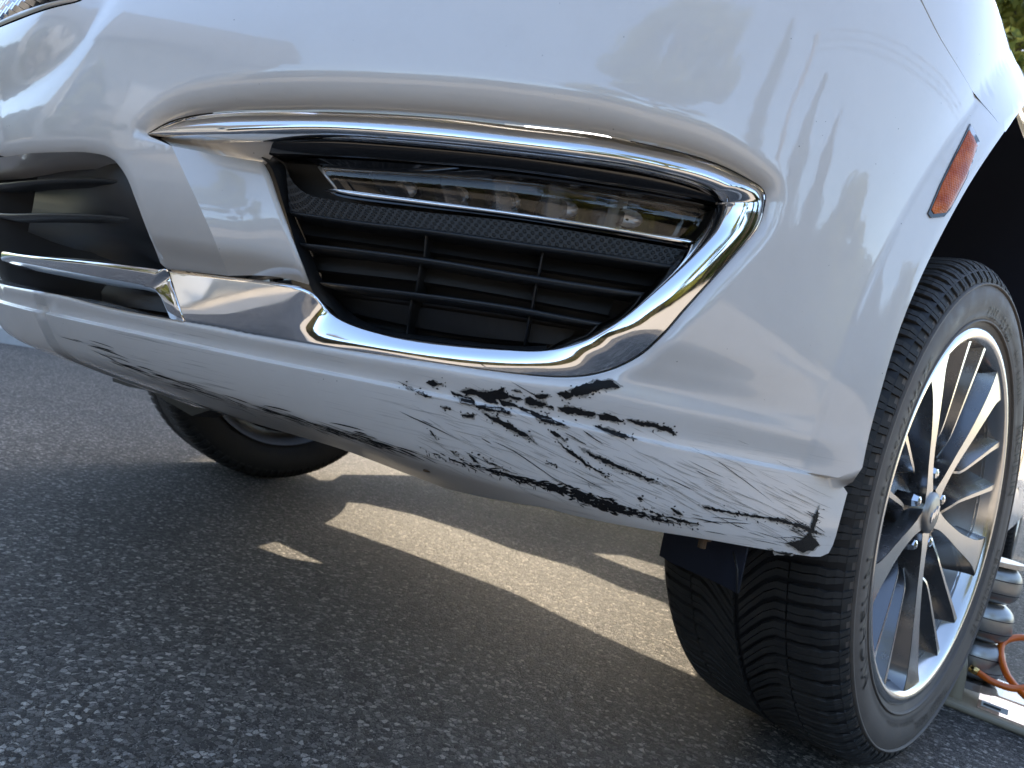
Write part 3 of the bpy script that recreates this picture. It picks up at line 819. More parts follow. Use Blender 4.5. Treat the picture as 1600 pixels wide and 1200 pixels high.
# ---- fog lamp
top_a = cr([(437, 211), (520, 206), (595, 211), (700, 221), (800, 232), (962, 253), (1050, 271), (1131, 303)], 50)
top_b = cr([(420, 241), (475, 243), (550, 246), (650, 253), (800, 267), (950, 289), (1050, 306), (1122, 322)], 50)
a3, b3 = on(top_a, -.038), on(top_b, -.044)
q = sz((top_a + top_b) / 2, -.04); nn = snorm(q[:, 0], q[:, 1])
lampstrip = loft('gloss_strip', [a3 - nn * .02, a3, a3 * .5 + b3 * .5 + nn * .003, b3, b3 - nn * .03], 'gloss', car)
hs_t = cr([(476, 247), (550, 250), (650, 257), (800, 271), (950, 292), (1050, 309), (1122, 325)], 50)
hs_b = cr([(505, 297), (540, 309), (650, 323), (800, 341), (950, 365), (1030, 378), (1082, 388)], 50)
le_t = cr([(500, 261), (560, 266), (650, 271), (800, 281), (950, 301), (1050, 317), (1111, 329)], 50)
le_b = cr([(527, 296), (580, 303), (650, 312), (800, 332), (950, 354), (1020, 366), (1082, 376)], 50)
ht, hb, lt3, lb3 = on(hs_t, -.045), on(hs_b, -.050), on(le_t, -.053), on(le_b, -.053)
q = sz((le_t + le_b) / 2, -.05); nl = snorm(q[:, 0], q[:, 1])
lamp = loft('fog_lamp', [ht - nl * .02, ht, lt3, lt3 - nl * .022, lb3 - nl * .022, lb3, hb, hb - nl * .02], 'gloss', car)
sharp(lamp, 30)
loft('lens', [lt3 - nl * .0005, lt3 * .7 + lb3 * .3 + nl * .0015, lt3 * .4 + lb3 * .6 + nl * .0015, lb3 - nl * .0005], 'lens', lamp)
loft('lens_trim', [lb3 + nl * .002, lb3 + nl * .0045 + (hb - lb3) * .25, lb3 * .45 + hb * .55 + nl * .002], 'chrome', lamp)
loft('lens_trim', [lt3 + nl * .0008, lt3 * .9 + lb3 * .1 + nl * .0025, lt3 * .82 + lb3 * .18 + nl * .001], 'lens', lamp)
# end edge of the lens
e0_, e1_ = lt3[0], lb3[0]
V, F = [], []; tube(V, F, [e0_ + nl[0] * .002, (e0_ + e1_) / 2 + nl[0] * .002, e1_ + nl[0] * .002], .0013, 8)
mesh('lens_edge', V, F, 'steel', lamp)
# reflector bowls with ribbed bulbs
for (x_, y_) in ((623, 296), (703, 303), (792, 313), (880, 325), (990, 340)):
    k = int(np.argmin(np.abs((le_t[:, 0] + le_b[:, 0]) / 2 - x_))); c = (lt3[k] * .42 + lb3[k] * .58) - nl[k] * .010
    ex = lt3[min(k + 1, 49)] - lt3[max(k - 1, 0)]; ex /= np.linalg.norm(ex); ey = np.cross(nl[k], ex)
    rows = []
    for i in range(9):
        ph = i / 8 * 1.25; rad = .0105 * math.sin(ph + .12); dp = .010 * (1 - math.cos(ph))
        rows.append([c + rad * (math.cos(t) * ex * 1.25 + math.sin(t) * ey * .8) * (1 + .05 * (kk % 2)) - nl[k] * (.012 - dp) for kk, t in enumerate(np.linspace(0, 2 * math.pi, 29))])
    loft('led_reflector', rows, 'steel', lamp, smooth=False)
for x_ in (575, 663, 748, 836, 935):
    k = int(np.argmin(np.abs((le_t[:, 0] + le_b[:, 0]) / 2 - x_)))
    V, F = [], []; ex = lt3[min(k + 1, 49)] - lt3[max(k - 1, 0)]; ex /= np.linalg.norm(ex)
    a, b = lt3[k] - nl[k] * .006, lb3[k] - nl[k] * .006
    Vq = [a - nl[k] * .015, b - nl[k] * .015, b + ex * .012, a + ex * .012, a - nl[k] * .015 + ex * .03, b - nl[k] * .015 + ex * .03]
    mesh('reflector_facet', Vq, [(0, 1, 2, 3), (3, 2, 5, 4)], 'alloy_dark', lamp, smooth=False)

# ---- lower intake
ss_, zz_ = np.meshgrid(np.linspace(-1.0, .34, 24), np.linspace(.36, .74, 6), indexing='ij')
F = [[i * 6 + k, i * 6 + k + 1, i * 6 + k + 7, i * 6 + k + 6] for i in range(23) for k in range(5)]
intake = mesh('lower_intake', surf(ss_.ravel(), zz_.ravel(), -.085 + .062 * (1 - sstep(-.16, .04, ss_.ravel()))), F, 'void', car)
side_t = cr([(66, 236), (60, 270), (50, 330), (38, 385), (18, 445)], 20)
side_r = cr([(185, 240), (206, 280), (232, 350), (256, 412), (285, 492)], 20)
a3, b3 = on(side_t, -.055), on(side_r, -.020)
loft('intake_side_panel', [a3 - [0, -.02, 0], a3, a3 * .5 + b3 * .5 + [0, .008, 0], b3, b3 + [0, .02, 0]], 'plastic', intake)
for tp_, bt_ in (([(20, 283), (80, 278), (150, 277), (208, 284)], [(20, 291), (80, 286), (150, 285), (211, 291)]),
                 ([(20, 333), (80, 332), (150, 334), (230, 342)], [(20, 342), (80, 341), (150, 343), (234, 351)])):
    A_, B_ = even(to_centre(sz(cr(tp_, 20), -.034)), 30), even(to_centre(sz(cr(bt_, 20), -.034)), 30)
    n_ = snorm(A_[:, 0], A_[:, 1]); n_[:, 2] = 0; a3, b3 = surf(A_[:, 0], A_[:, 1], -.034), surf(B_[:, 0], B_[:, 1], -.034)
    mirror_mesh(loft('slat', [a3 - n_ * .02, a3 - n_ * .002, a3 * .7 + b3 * .3 + n_ * .002, a3 * .3 + b3 * .7 + n_ * .001, b3 - n_ * .003, b3 - n_ * .02], 'plastic', intake))
cen = np.array([.05, .49]); inward = cen - IT; inward[:, 0] *= sstep(0, .12, IT[:, 0]); inward /= np.linalg.norm(inward, axis=1)[:, None]
f3 = surf(IT[:, 0], IT[:, 1], -.0055); f4 = surf(IT[:, 0] + inward[:, 0] * .008, IT[:, 1] + inward[:, 1] * .008, -.045)
mirror_mesh(loft('intake_return', [f3, f3 * .75 + f4 * .25, f4], 'paint', car))
lp3 = surf(LT[:, 0], LT[:, 1], -.0055); l4 = surf(LT[:, 0], LT[:, 1] + .002, -.05)
mirror_mesh(loft('lip_return', [lp3, l4], 'paint', car))

# ---- upper grille
Pg, Fg = cdt(GRILLE, (), .04)
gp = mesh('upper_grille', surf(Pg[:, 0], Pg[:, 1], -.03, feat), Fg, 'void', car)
rim_a = surf(GRILLE[:, 0], GRILLE[:, 1], .0015, feat)
cg = GRILLE.mean(0); inn = cg - GRILLE; inn /= np.linalg.norm(inn, axis=1)[:, None]
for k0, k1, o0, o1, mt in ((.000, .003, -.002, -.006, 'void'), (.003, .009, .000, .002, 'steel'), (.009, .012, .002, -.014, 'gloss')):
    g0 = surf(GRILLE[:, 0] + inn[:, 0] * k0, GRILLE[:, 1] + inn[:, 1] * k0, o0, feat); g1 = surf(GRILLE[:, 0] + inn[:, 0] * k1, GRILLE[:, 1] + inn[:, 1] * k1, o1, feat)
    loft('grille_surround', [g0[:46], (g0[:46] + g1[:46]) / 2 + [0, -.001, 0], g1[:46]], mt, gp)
V, F = [], []
fv, ff = None, None
for r_i in range(7):
    for c_i in range(24):
        s_ = .005 + c_i * .0125 + (r_i % 2) * .00625; z_ = .712 + r_i * .021 + .28 * (s_ - .0) * 1.0
        if not inpoly(np.array([[s_, z_]]), GRILLE)[0] or pdist(np.array([[s_, z_]]), GRILLE)[0] < .012: continue
        p = surf(s_, z_, -.012, feat); nrm = snorm(np.array([s_]), np.array([z_]))[0]
        Vf, Ff = [], []; box(Vf, Ff, (0, 0, 0), .0052, .016, .0155)
        Vf = np.array(Vf); Vf[Vf[:, 1] > 0] *= [1, 1, .8]; Vf[(Vf[:, 1] < 0)] *= [.55, 1, 1]
        me = bpy.data.meshes.get('grille_fin')
        if me is None:
            me = bpy.data.meshes.new('grille_fin'); me.from_pydata([tuple(v) for v in Vf], [], [tuple(f) for f in Ff]); me.materials.append(M['chrome'])
        o = bpy.data.objects.new('grille_fin', me); col.objects.link(o); o.parent = gp
        o.location = p; o.rotation_euler = (math.radians(-14), math.radians(18), math.atan2(-nrm[0], -nrm[1]) * -1)

# ---- amber side marker
mk_px = [(1522, 195), (1528, 227), (1503, 282), (1477, 328), (1469, 337), (1453, 336), (1450, 328), (1470, 285), (1495, 240)]
mk = sz(mk_px, .010); _c = np.interp(mk[:, 1], [mk[:, 1].min(), mk[:, 1].max()], [mk[[5, 4], 0].mean(), mk[[0, 1], 0].mean()]); mk[:, 0] = _c + (mk[:, 0] - _c) * .72
ctr_ = mk.mean(0)
def marker(scale, off, name, mat, parent, bulge):
    ring_ = resample(ctr_ + (mk - ctr_) * scale, .006); P, F = cdt(ring_, (), .006)
    d = pdist(P, ring_); o = off + bulge * np.minimum(d / .006, 1) ** .5
    V = surf(P[:, 0], P[:, 1], o, feat); k = len(V); n = len(ring_)
    b_ = surf(ring_[:, 0], ring_[:, 1], -.006, feat); t_ = surf(ring_[:, 0], ring_[:, 1], off, feat)
    V = np.vstack([V, t_, b_]); F = [list(f) for f in F] + [[k + i, k + n + i, k + n + (i + 1) % n, k + (i + 1) % n] for i in range(n)]
    uvm = np.vstack([P, ring_, ring_]); return mesh(name, V, F, mat, parent, uv=uvm)
smk = marker(1.06, .0012, 'side_marker', 'gloss', car, .0)
marker(.94, .0018, 'amber_lens', 'amber', smk, .003)

# ---- clips, flap and brackets under the bumper
def hexbolt(p, r, hgt_, mat='brass'):
    V, F = [], []; lathe(V, F, [(0, 0), (0, r * 1.9), (-.002, r * 1.9), (-.002, r), (-hgt_, r), (-hgt_, 0)], 12, axis='z')
    o = mesh('bumper_clip', V, F, 'clip', car, smooth=False); o.location = p; return o
for pxy, z_ in (((664, 729), .322), ((1099, 849), .318)):
    p = on([pxy], -.004)[0]; hexbolt(p + np.array([-.004, .008, .004]), .004, .010)
# wheel arch flap hanging below the bumper in front of the tyre
fp = np.array([(1030, 868), (1050, 880), (1080, 893), (1115, 908), (1152, 927)], float)
def at_y(px, y):
    px = np.atleast_2d(px); d = _f + ((px[:, 0] - 800) / FPX)[:, None] * _R - ((px[:, 1] - 600) / FPX)[:, None] * _U
    t = (y - CAM[1]) / d[:, 1]; return CAM + d * t[:, None]
def at_z(px, z):
    px = np.atleast_2d(px); d = _f + ((px[:, 0] - 800) / FPX)[:, None] * _R - ((px[:, 1] - 600) / FPX)[:, None] * _U
    t = (z - CAM[2]) / d[:, 2]; return CAM + d * t[:, None]
b_l = at_y(fp, -.455); t_l = b_l.copy(); t_l[:, 2] = .40
flap = loft('arch_flap', [t_l, b_l, b_l + [0, .006, 0], t_l + [0, .006, 0]], 'liner', car, closed=True, caps=True)
ed = at_y([(1146, 862), (1152, 890), (1151, 927)], -.462); V, F = [], []; tube(V, F, ed, .0012, 6); mesh('flap_edge', V, F, 'plastic', car)
# tyre deflector in front of the far wheel
dfl = at_y([(176, 560), (176, 596), (200, 604), (235, 611), (262, 628), (300, 650), (330, 640)], -.50)
rw = [dfl, dfl + [0, .02, 0]]
mesh('tyre_deflector', list(dfl) + list(dfl + [0, .05, .0]), [tuple(range(7)), tuple(range(13, 6, -1))] + [(i, i + 7, (i + 1) % 7 + 7, (i + 1) % 7) for i in range(7)], 'tray', car, smooth=False)

# ---- undertray: unseen floor with made-up openings shaped to cast the sun strips
TZ = 0.372
sdir = np.array([SUN_TO.x, SUN_TO.y]) / SUN_TO.z * TZ
def sun_slot(px): g = at_z(px, 0.0)[:, :2]; return g + sdir
S1 = sun_slot([(308, 744), (400, 764), (500, 781), (575, 788), (650, 805), (725, 829), (800, 858), (900, 887), (975, 920), (1040, 942), (1075, 985), (1088, 1058), (1000, 1020), (900, 974), (800, 925), (650, 868), (550, 832), (450, 800), (370, 771)])
S2 = sun_slot([(298, 804), (350, 816), (440, 850), (506, 881), (450, 872), (370, 842)])
S3 = sun_slot([(118, 719), (146, 726), (172, 740), (140, 734)])
S4 = sun_slot([(925, 864), (980, 869), (1038, 886), (1038, 906), (980, 886)])
front_edge = surf(np.linspace(-1.05, 1.05, 40), np.full(40, .345))[:, :2] + [0, .02]
tray_out = np.vstack([front_edge, [[.02, -.46], [-.16, -.46], [-.16, .50], [.10, .52], [.12, 2.4], [-.1, 3.7], [2 * CX + .1, 3.7], [2 * CX - .12, 2.4], [2 * CX - .2, .5], [2 * CX - .30, .3], [2 * CX - .30, -.3], [2 * CX - .10, -.46]]])  # added far-side overhang past the body holds back stray sun
P, F = cdt(resample(tray_out, .08), [S1, S2, S3, S4], .15)
tray = mesh('sun_slot_tray', np.c_[P, np.full(len(P), TZ)], F, 'tray', car, smooth=False)

# added unseen skirts that block low light under the car
V, F = [], []; box(V, F, (2 * CX - .14, 1.45, .30), .02, 1.85, .16); mesh('far_light_skirt', V, F, 'tray', car, smooth=False)
V, F = [], []; box(V, F, (CX, 3.72, .45), 1.7, .04, .42); mesh('rear_light_skirt', V, F, 'tray', car, smooth=False)
# ------------------------------------------------------------------ wheels
RT, STEER = 0.366, 0.15206
HUB = .094
def tyre_profile():
    return [(-.100, .262), (-.112, .272), (-.122, .290), (-.1275, .312), (-.124, .334), (-.114, .350), (-.100, .3565), (-.06, .3585), (0, .359),
            (.06, .3585), (.100, .3565), (.114, .350), (.121, .338), (.1262, .322), (.1275, .310), (.1255, .298), (.1235, .290), (.1240, .2885), (.1215, .284), (.1185, .276), (.116, .271), (.112, .266), (.104, .262)]
def tread_r(w):
    a = abs(w); return np.interp(a, [0, .05, .09, .103, .112, .119, .124], [.3662, .366, .3648, .3615, .3555, .347, .338])
def build_wheel():
    V, F = [], []
    # rim: lip, barrel, inner flange
    lathe(V, F, [(.092, .246), (.108, .2515), (.1165, .256), (.1195, .262), (.1195, .268), (.117, .2715), (.110, .2715), (.104, .262)], 96)
    wheel = mesh('wheel', V, F, 'alloy', None)
    sharp(wheel, 50)
    V, F = [], []
    lathe(V, F, [(.096, .247), (.06, .240), (.02, .228), (-.03, .226), (-.09, .236), (-.112, .262)], 72)
    mesh('rim_barrel', V, F, 'barrel', wheel)
    V, F = [], []; lathe(V, F, [(-.055, 0.06), (-.055, .172), (-.066, .172), (-.066, .06)], 48, closed=True); mesh('brake_disc', V, F, 'steel', wheel, smooth=False)
    V, F = [], []; lathe(V, F, [(-.105, 0.0), (-.105, .222), (-.100, .225)], 40); mesh('brake_backing', V, F, 'void', wheel, smooth=False)
    V, F = [], []; box(V, F, (-.05, -.12, .05), .07, .09, .20); mesh('brake_caliper', V, F, 'tray', wheel, smooth=False)
    # tyre carcass + V tread
    V, F = [], []; lathe(V, F, tyre_profile(), 128)
    tyre = mesh('tyre', V, F, 'sidewall', wheel)
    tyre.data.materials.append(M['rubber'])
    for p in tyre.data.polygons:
        if p.center.x < .03 or math.hypot(p.center.y, p.center.z) > .337: p.material_index = 1  # inner half gets the darker tread rubber, shade put into its colour
    V, F = [], []
    NP = 88; pitch = 2 * math.pi / NP
    ws = np.array([.004, .018, .036, .050, .0635, .0655, .080, .095, .104, .112, .119, .124])
    sh = np.interp(ws, [.004, .036, .050, .095, .124], [0, .040, .049, .056, .058]) / .366
    for side in (-1, 1):
        for p in range(NP):
            base = p * pitch + (pitch / 2 if side < 0 else 0)
            for a_, b_ in ((0, 4), (5, 11)):
              for sub in (-1, 1):
                b0_ = len(V); idx = range(a_, b_ + 1)
                for i in idx:
                    w = ws[i]; r = float(tread_r(w)); lo = r - .0085 + (.004 if w > .11 else 0)
                    g = .0058 if w < .10 else .0076 + (.004 if (p % 2 and w > .115) else 0)
                    hf = pitch / 2 - g / 2 / .366; zg = .0006 * (1 if i % 2 else -1) / .366
                    hw = hf / 2 - .0006 / .366; c = base + sh[i] + sub * hf / 2 + zg
                    for (rr, t) in ((lo, c - hw * 1.02), (r - .0012, c - hw), (r, c - hw * .93), (r, c + hw * .93), (r - .0012, c + hw), (lo, c + hw * 1.02)):
                        # front of the wheel (-y) carries the V pointing down
                        V.append((side * w, -rr * math.cos(t), rr * math.sin(t)))
                n_ = len(idx)
                for i in range(n_ - 1):
                    for k in range(5):
                        f = [b0_ + i * 6 + k, b0_ + i * 6 + k + 1, b0_ + (i + 1) * 6 + k + 1, b0_ + (i + 1) * 6 + k]
                        F.append(f if side > 0 else f[::-1])
                F.append([b0_ + k for k in range(6)]); F.append([b0_ + (n_ - 1) * 6 + k for k in range(6)][::-1])
    V_, F_ = [], []; lathe(V_, F_, [(-.1185, .348), (-.112, .3522), (-.100, .3578), (-.06, .3597), (0, .3602), (.06, .3597), (.100, .3578), (.112, .3522), (.1185, .348)], 128); mesh('tread_base', V_, F_, 'letter', wheel)
    tr = mesh('tread', V, F, 'rubber', wheel, smooth=False)
    # raised rings and lettering of the sidewall
    V, F = [], []
    for x_, r_, d_ in ((.1258, .331, .0012), (.1225, .2815, .0012)):
        lathe(V, F, [(x_ - .003, r_ + d_ * 1.5), (x_ + .001, r_ + d_), (x_ + .001, r_ - d_), (x_ - .003, r_ - d_ * 1.5)], 128)
    mesh('sidewall_ring', V, F, 'sidewall', wheel)
    def letters(txt, ang0, r0, size, spacing=1.0, flipv=False):
        cu = bpy.data.curves.new('lettering', 'FONT'); cu.body = txt; cu.size = size; cu.space_character = spacing; cu.resolution_u = 2
        ob = bpy.data.objects.new('tmp', cu); col.objects.link(ob)
        bpy.context.view_layer.update()
        me = bpy.data.meshes.new_from_object(ob.evaluated_get(bpy.context.evaluated_depsgraph_get()))
        bpy.data.objects.remove(ob)
        co_ = np.array([v.co for v in me.vertices]); x, y = co_[:, 0] - (co_[:, 0].max() + co_[:, 0].min()) / 2, co_[:, 1]
        th_ = ang0 - x / r0; rr = r0 + y
        prof = np.array([(p[1], p[0]) for p in tyre_profile()[11:]])[::-1]
        xx = np.interp(rr, prof[:, 0], prof[:, 1]) + .0012
        out = np.c_[xx, rr * np.cos(th_), rr * np.sin(th_)]
        me.vertices.foreach_set('co', out.ravel()); me.update(); me.materials.clear(); me.materials.append(M['letter'])
        o = bpy.data.objects.new('lettering', me); col.objects.link(o); o.parent = wheel
    letters('MICHELIN', math.radians(205), .290, .036, 1.1)
    letters('CROSSCLIMATE', math.radians(160), .294, .026, 1.1)
    letters('MICHELIN', math.radians(20), .293, .026, 1.1)
    letters('CROSSCLIMATE', math.radians(-25), .296, .020, 1.15)
    letters('TUBELESS  RADIAL', math.radians(-75), .300, .015, 1.1)
    letters('P255 / 55 R20', math.radians(85), .286, .022, 1.1)
    letters('M+S  RADIAL', math.radians(52), .291, .018, 1.1)
    letters('TREADWEAR 640  TRACTION A', math.radians(-100), .292, .008, 1.1)
    # main spokes (wide at the rim) and fins between them
    def spoke(a0, pts, parent, nm, depth, top_mat='alloy', side_mat='alloy_dark', spread=.010):
        # pts: (r, half width in m, angle offset rad, height x)
        L_, Rr_, Lb, Rb = [], [], [], []
        for r, hw, da, hx in pts:
            a = a0 + da; u = np.array([0, math.cos(a), math.sin(a)]); v = np.array([0, -math.sin(a), math.cos(a)])
            c = u * r + np.array([hx, 0, 0])
            L_.append(c + v * hw); Rr_.append(c - v * hw); sp_ = spread * min(1, max(.25, (r - .05) / .12)); Lb.append(c + v * (hw + sp_) - [depth, 0, 0]); Rb.append(c - v * (hw + sp_) - [depth, 0, 0])
        n_ = 26
        Lc, Rc, Lbc, Rbc = (cr(k, n_) for k in (L_, Rr_, Lb, Rb))
        o = loft(nm, [Lc, Lc * .03 + Rc * .97], top_mat, parent)
        loft('spoke_side', [Lbc, Lc - [.0004, 0, 0]], side_mat, parent); loft('spoke_side', [Rc - [.0004, 0, 0], Rbc], side_mat, parent)
        return o
    for k in range(5):
        a0 = math.radians(56.5 + 72 * k)
        spoke(a0, [(.030, .016, 0, HUB), (.060, .011, 0, HUB + .002), (.10, .0105, -.01, HUB + .005), (.15, .013, -.02, HUB + .010), (.20, .018, -.01, HUB + .015), (.235, .025, .0, HUB + .018), (.254, .036, .0, HUB + .020)], wheel, 'spoke', .040, spread=.012)
        for j, (da, sgn) in enumerate(((24.5, -1), (47.5, 1))):
            a1 = a0 + math.radians(da)
            spoke(a1, [(.088, .003, sgn * .26 * 1.0, HUB - .016), (.112, .0022, sgn * .05, HUB - .002), (.128, .0024, 0, HUB + .002), (.18, .0032, -sgn * .03, HUB + .009), (.22, .0036, -sgn * .04, HUB + .014), (.252, .0050, -sgn * .05, HUB + .018)], wheel, 'fin', .040, spread=.019)
    # hub, cap and nuts
    V, F = [], []; lathe(V, F, [(HUB - .055, .082), (HUB - .040, .080), (HUB - .030, .066), (HUB - .016, .040), (HUB - .004, .034), (HUB - .001, .032)], 60)
    mesh('hub', V, F, 'alloy_dark', wheel)
    V, F = [], []; lathe(V, F, [(HUB - .002, .031), (HUB + .003, .030), (HUB + .0055, .023), (HUB + .006, 0)], 48)
    cap = mesh('centre_cap', V, F, 'barrel', wheel)
    V, F = [], []
    for dy in (-.0095, 0, .0095):                                     # three small shields on the cap
        sh_ = np.array([(-.004, .007), (.004, .007), (.0045, .0), (0, -.009), (-.0045, 0)]); b_ = len(V)
        for x_ in (HUB + .0072, HUB + .005):
            for p in sh_: V.append((x_, p[0] + dy + p[1] * .35, p[1] + dy * .5))
        F.append([b_ + i for i in range(5)]); F += [[b_ + i, b_ + (i + 1) % 5, b_ + 5 + (i + 1) % 5, b_ + 5 + i] for i in range(5)]
    mesh('cap_emblem', V, F, 'chrome', wheel, smooth=False)
    for k in range(5):
        a = math.radians(56.5 + 36 + 72 * k); V, F = [], []
        lathe(V, F, [(HUB - .040, .0115), (HUB - .008, .0102), (HUB - .001, .0078), (HUB + .001, .003), (HUB + .001, 0)], 6)
        o = mesh('lug_nut', V, F, 'chrome', wheel, smooth=False); o.location = (0, .0575 * math.cos(a), .0575 * math.sin(a))
        V, F = [], []; 
    V, F = [], []; a = math.radians(-107); tube(V, F, [(.062, .236 * math.cos(a), .236 * math.sin(a)), (.085, .21 * math.cos(a), .21 * math.sin(a)), (.092, .198 * math.cos(a), .198 * math.sin(a))], .0052, 10)
    mesh('valve_stem', V, F, 'plastic', wheel)
    return wheel

def copy_tree(o, parent=None):
    c = o.copy(); col.objects.link(c)
    if parent is not None: c.parent = parent
    for ch in list(o.children): copy_tree(ch, c)
    return c
w0 = build_wheel(); w0.parent = car
w0.location = (0, 0, RT); w0.rotation_euler = (0, 0, -STEER)
w1 = copy_tree(w0, car); w1.location = (-1.64, 0, RT); w1.rotation_euler = (0, 0, math.pi - STEER)
w2 = copy_tree(w0, car); w2.location = (0.005, 2.87, RT); w2.rotation_euler = (0, 0, 0)

# ------------------------------------------------------------------ scrapes on the bumper corner
def C4(p): return [(600 + x * .3125, 560 + y * .3125) for x, y in p]
def C5(p): return [(600 + x * .1875, 560 + y * .1875) for x, y in p]
def C6(p): return [(860 + x * .1875, 660 + y * .1875) for x, y in p]
def C7(p): return [(1040 + x * .26667, 560 + y * .26667) for x, y in p]
blobs = [C5([(345,200),(400,180),(440,200),(475,200),(470,220),(400,232),(370,215)]),
 C5([(125,205),(180,225),(260,270),(330,290),(390,320),(340,315),(260,280),(190,245)]),
 C5([(570,280),(640,300),(700,320),(745,350),(760,380),(880,400),(960,410),(1045,460),(940,440),(860,425),(740,395),(650,370),(640,340),(580,300)]),
 C5([(665,280),(740,260),(800,275),(880,285),(940,265),(990,250),(985,280),(1030,310),(1140,340),(1130,350),(1040,335),(960,350),(920,340),(950,375),(880,370),(840,340),(780,310),(720,310)]),
 C5([(980,355),(1060,375),(1200,430),(1330,480),(1490,548),(1400,540),(1300,515),(1230,470),(1110,415),(1020,395)]),
 C5([(1180,340),(1220,325),(1260,350),(1330,365),(1350,390),(1310,405),(1240,400),(1190,380)]),
 C5([(1265,310),(1320,290),(1370,305),(1340,335),(1280,335)]),
 C5([(1450,290),(1520,280),(1580,300),(1560,330),(1510,335)]),
 C4([(880,245),(950,245),(1050,275),(1040,292),(960,280),(890,265)]),
 C4([(1070,280),(1130,280),(1205,318),(1150,318),(1090,305)]),
 C4([(1235,312),(1330,320),(1400,345),(1440,360),(1465,382),(1420,368),(1340,345),(1260,325)]),
 C4([(945,150),(1000,135),(1060,112),(1120,110),(1170,148),(1090,155),(1040,165),(1010,180),(970,183),(945,170)]),
 C4([(870,175),(920,165),(945,185),(910,200)]),
 C4([(1060,340),(1130,350),(1200,380),(1248,398),(1170,390),(1110,365)]),
 C5([(845,465),(900,480),(960,510),(1030,535),(1110,590),(1180,625),(1235,685),(1150,640),(1050,590),(960,540),(900,510)]),
 C5([(640,470),(700,460),(755,465),(740,495),(690,495)]),
 C5([(470,395),(520,400),(560,420),(545,430),(500,412)]),
 C5([(1365,400),(1410,400),(1420,420),(1380,420)]), C5([(1075,265),(1110,266),(1140,285),(1100,285)]),
 C6([(290,230),(350,260),(440,300),(560,355),(680,405),(800,455),(905,498),(800,475),(700,435),(560,380),(440,330),(350,280)]),
 C6([(60,155),(140,220),(210,260),(300,340),(400,400),(480,448),(390,405),(290,350),(200,280),(120,220)]),
 C6([(0,60),(50,90),(110,145),(60,120),(0,85)]),
 C7([(240,870),(300,880),(420,905),(640,935),(760,965),(890,1020),(800,1000),(640,950),(420,915),(300,895)]),
 C7([(715,1080),(780,1060),(820,1040),(840,1010),(855,1040),(890,1090),(850,1115),(800,1130),(750,1105)]),
 C7([(890,880),(885,930),(860,1015),(840,1015),(865,930)]),
 C6([(750,700),(850,740),(950,780),(1100,810),(1230,850),(1120,835),(1000,800),(900,770)]),
 C6([(1000,715),(1050,735),(1090,765),(1050,755)]), C6([(725,630),(745,624),(768,640),(735,645)]), C6([(312,528),(345,545),(330,540)]),
 C5([(825,830),(900,870),(1040,935),(960,905),(880,870)]), C5([(380,600),(410,625),(440,672),(415,650)]), C5([(550,765),(580,770),(612,806),(580,795)]),
 C5([(685,785),(740,820),(785,868),(750,845)]), C5([(1350,850),(1440,895),(1400,880)]), C5([(620,825),(665,855),(630,845)]),
 C7([(0,395),(40,415),(70,450),(30,425),(0,420)]), C7([(600,1115),(640,1130),(755,1140),(700,1148),(640,1140)])]
def ragged(px, amp, step=3.0):
    P = resample(np.array(px, float), step); d = np.roll(P, -1, 0) - np.roll(P, 1, 0); d /= np.linalg.norm(d, axis=1)[:, None] + 1e-9
    nn_ = np.c_[d[:, 1], -d[:, 0]]; r = rng.normal(0, 1, len(P)); r = .6 * r + .4 * np.roll(r, 1)
    return P + nn_ * (r * amp)[:, None]
for b_ in blobs:
    b_ = np.array(b_, float); cb_ = b_.mean(0); b_ = cb_ + (b_ - cb_) * 1.10
    q = sz(ragged(ragged(b_, 1.1, 5.0), .75, 1.8)); P, F = cdt(q, (), .0022)
    if len(F) == 0: continue
    qh = sz(ragged(ragged(cb_ + (b_ - cb_) * np.array([1.10, 1.16]) + [1.0, .8], 1.5, 5.0), 1.1, 1.8)); Ph, Fh = cdt(qh, (), .0025)
    if len(Fh): mesh('primer_edge', surf(Ph[:, 0], Ph[:, 1], .0007, feat), Fh, 'scuff2', car, normals=snorm(Ph[:, 0], Ph[:, 1], feat))
    mesh('paint_scrape', surf(P[:, 0], P[:, 1], .0011, feat), F, 'scuff', car, normals=snorm(P[:, 0], P[:, 1], feat))
# thin scratches, too many to pick apart: joined
def slivers(name, items, mat):
    V, F = [], []
    items = [it_ for it_ in items if (np.asarray(it_[0])[:, 0] + (np.asarray(it_[0])[:, 1] - 755) * .27).max() < 1318 and (np.asarray(it_[0])[:, 1] < np.interp(np.asarray(it_[0])[:, 0], [0, 180, 450, 660, 850, 1006, 1150, 1280], [530, 578, 672, 725, 788, 822, 847, 862])).all()]
    allp = np.array([p for it_ in items for p in it_[0]]); q = sz(allp); S3 = surf(q[:, 0], q[:, 1], .0008, feat); k = 0
    nq = snorm(q[:, 0], q[:, 1], feat)
    for pts, w in items:
        n_ = len(pts); P3 = S3[k:k + n_]; N3 = nq[k:k + n_]; k += n_
        T = np.gradient(P3, axis=0); T /= np.linalg.norm(T, axis=1)[:, None] + 1e-12; W = np.cross(N3, T); b0_ = len(V)
        for i in range(n_):
            ww = w * math.sin(math.pi * (i + .15) / (n_ - .7)) ** .7 if 0 < i < n_ - 1 else w * .08
            V.append(P3[i] + W[i] * ww / 2); V.append(P3[i] - W[i] * ww / 2)
        for i in range(n_ - 1): F.append([b0_ + 2 * i, b0_ + 2 * i + 1, b0_ + 2 * i + 3, b0_ + 2 * i + 2])
    o = mesh(name, V, F, mat, car); o['kind'] = 'stuff'; return o
def streak(x, y, ang, L_, n_=6, bend=.12):
    t = np.linspace(0, 1, n_); a = ang + bend * (t - .5)
    return np.c_[x + np.cumsum(np.cos(a)) * L_ / n_, y + np.cumsum(np.sin(a)) * L_ / n_]
items, grey = [], []
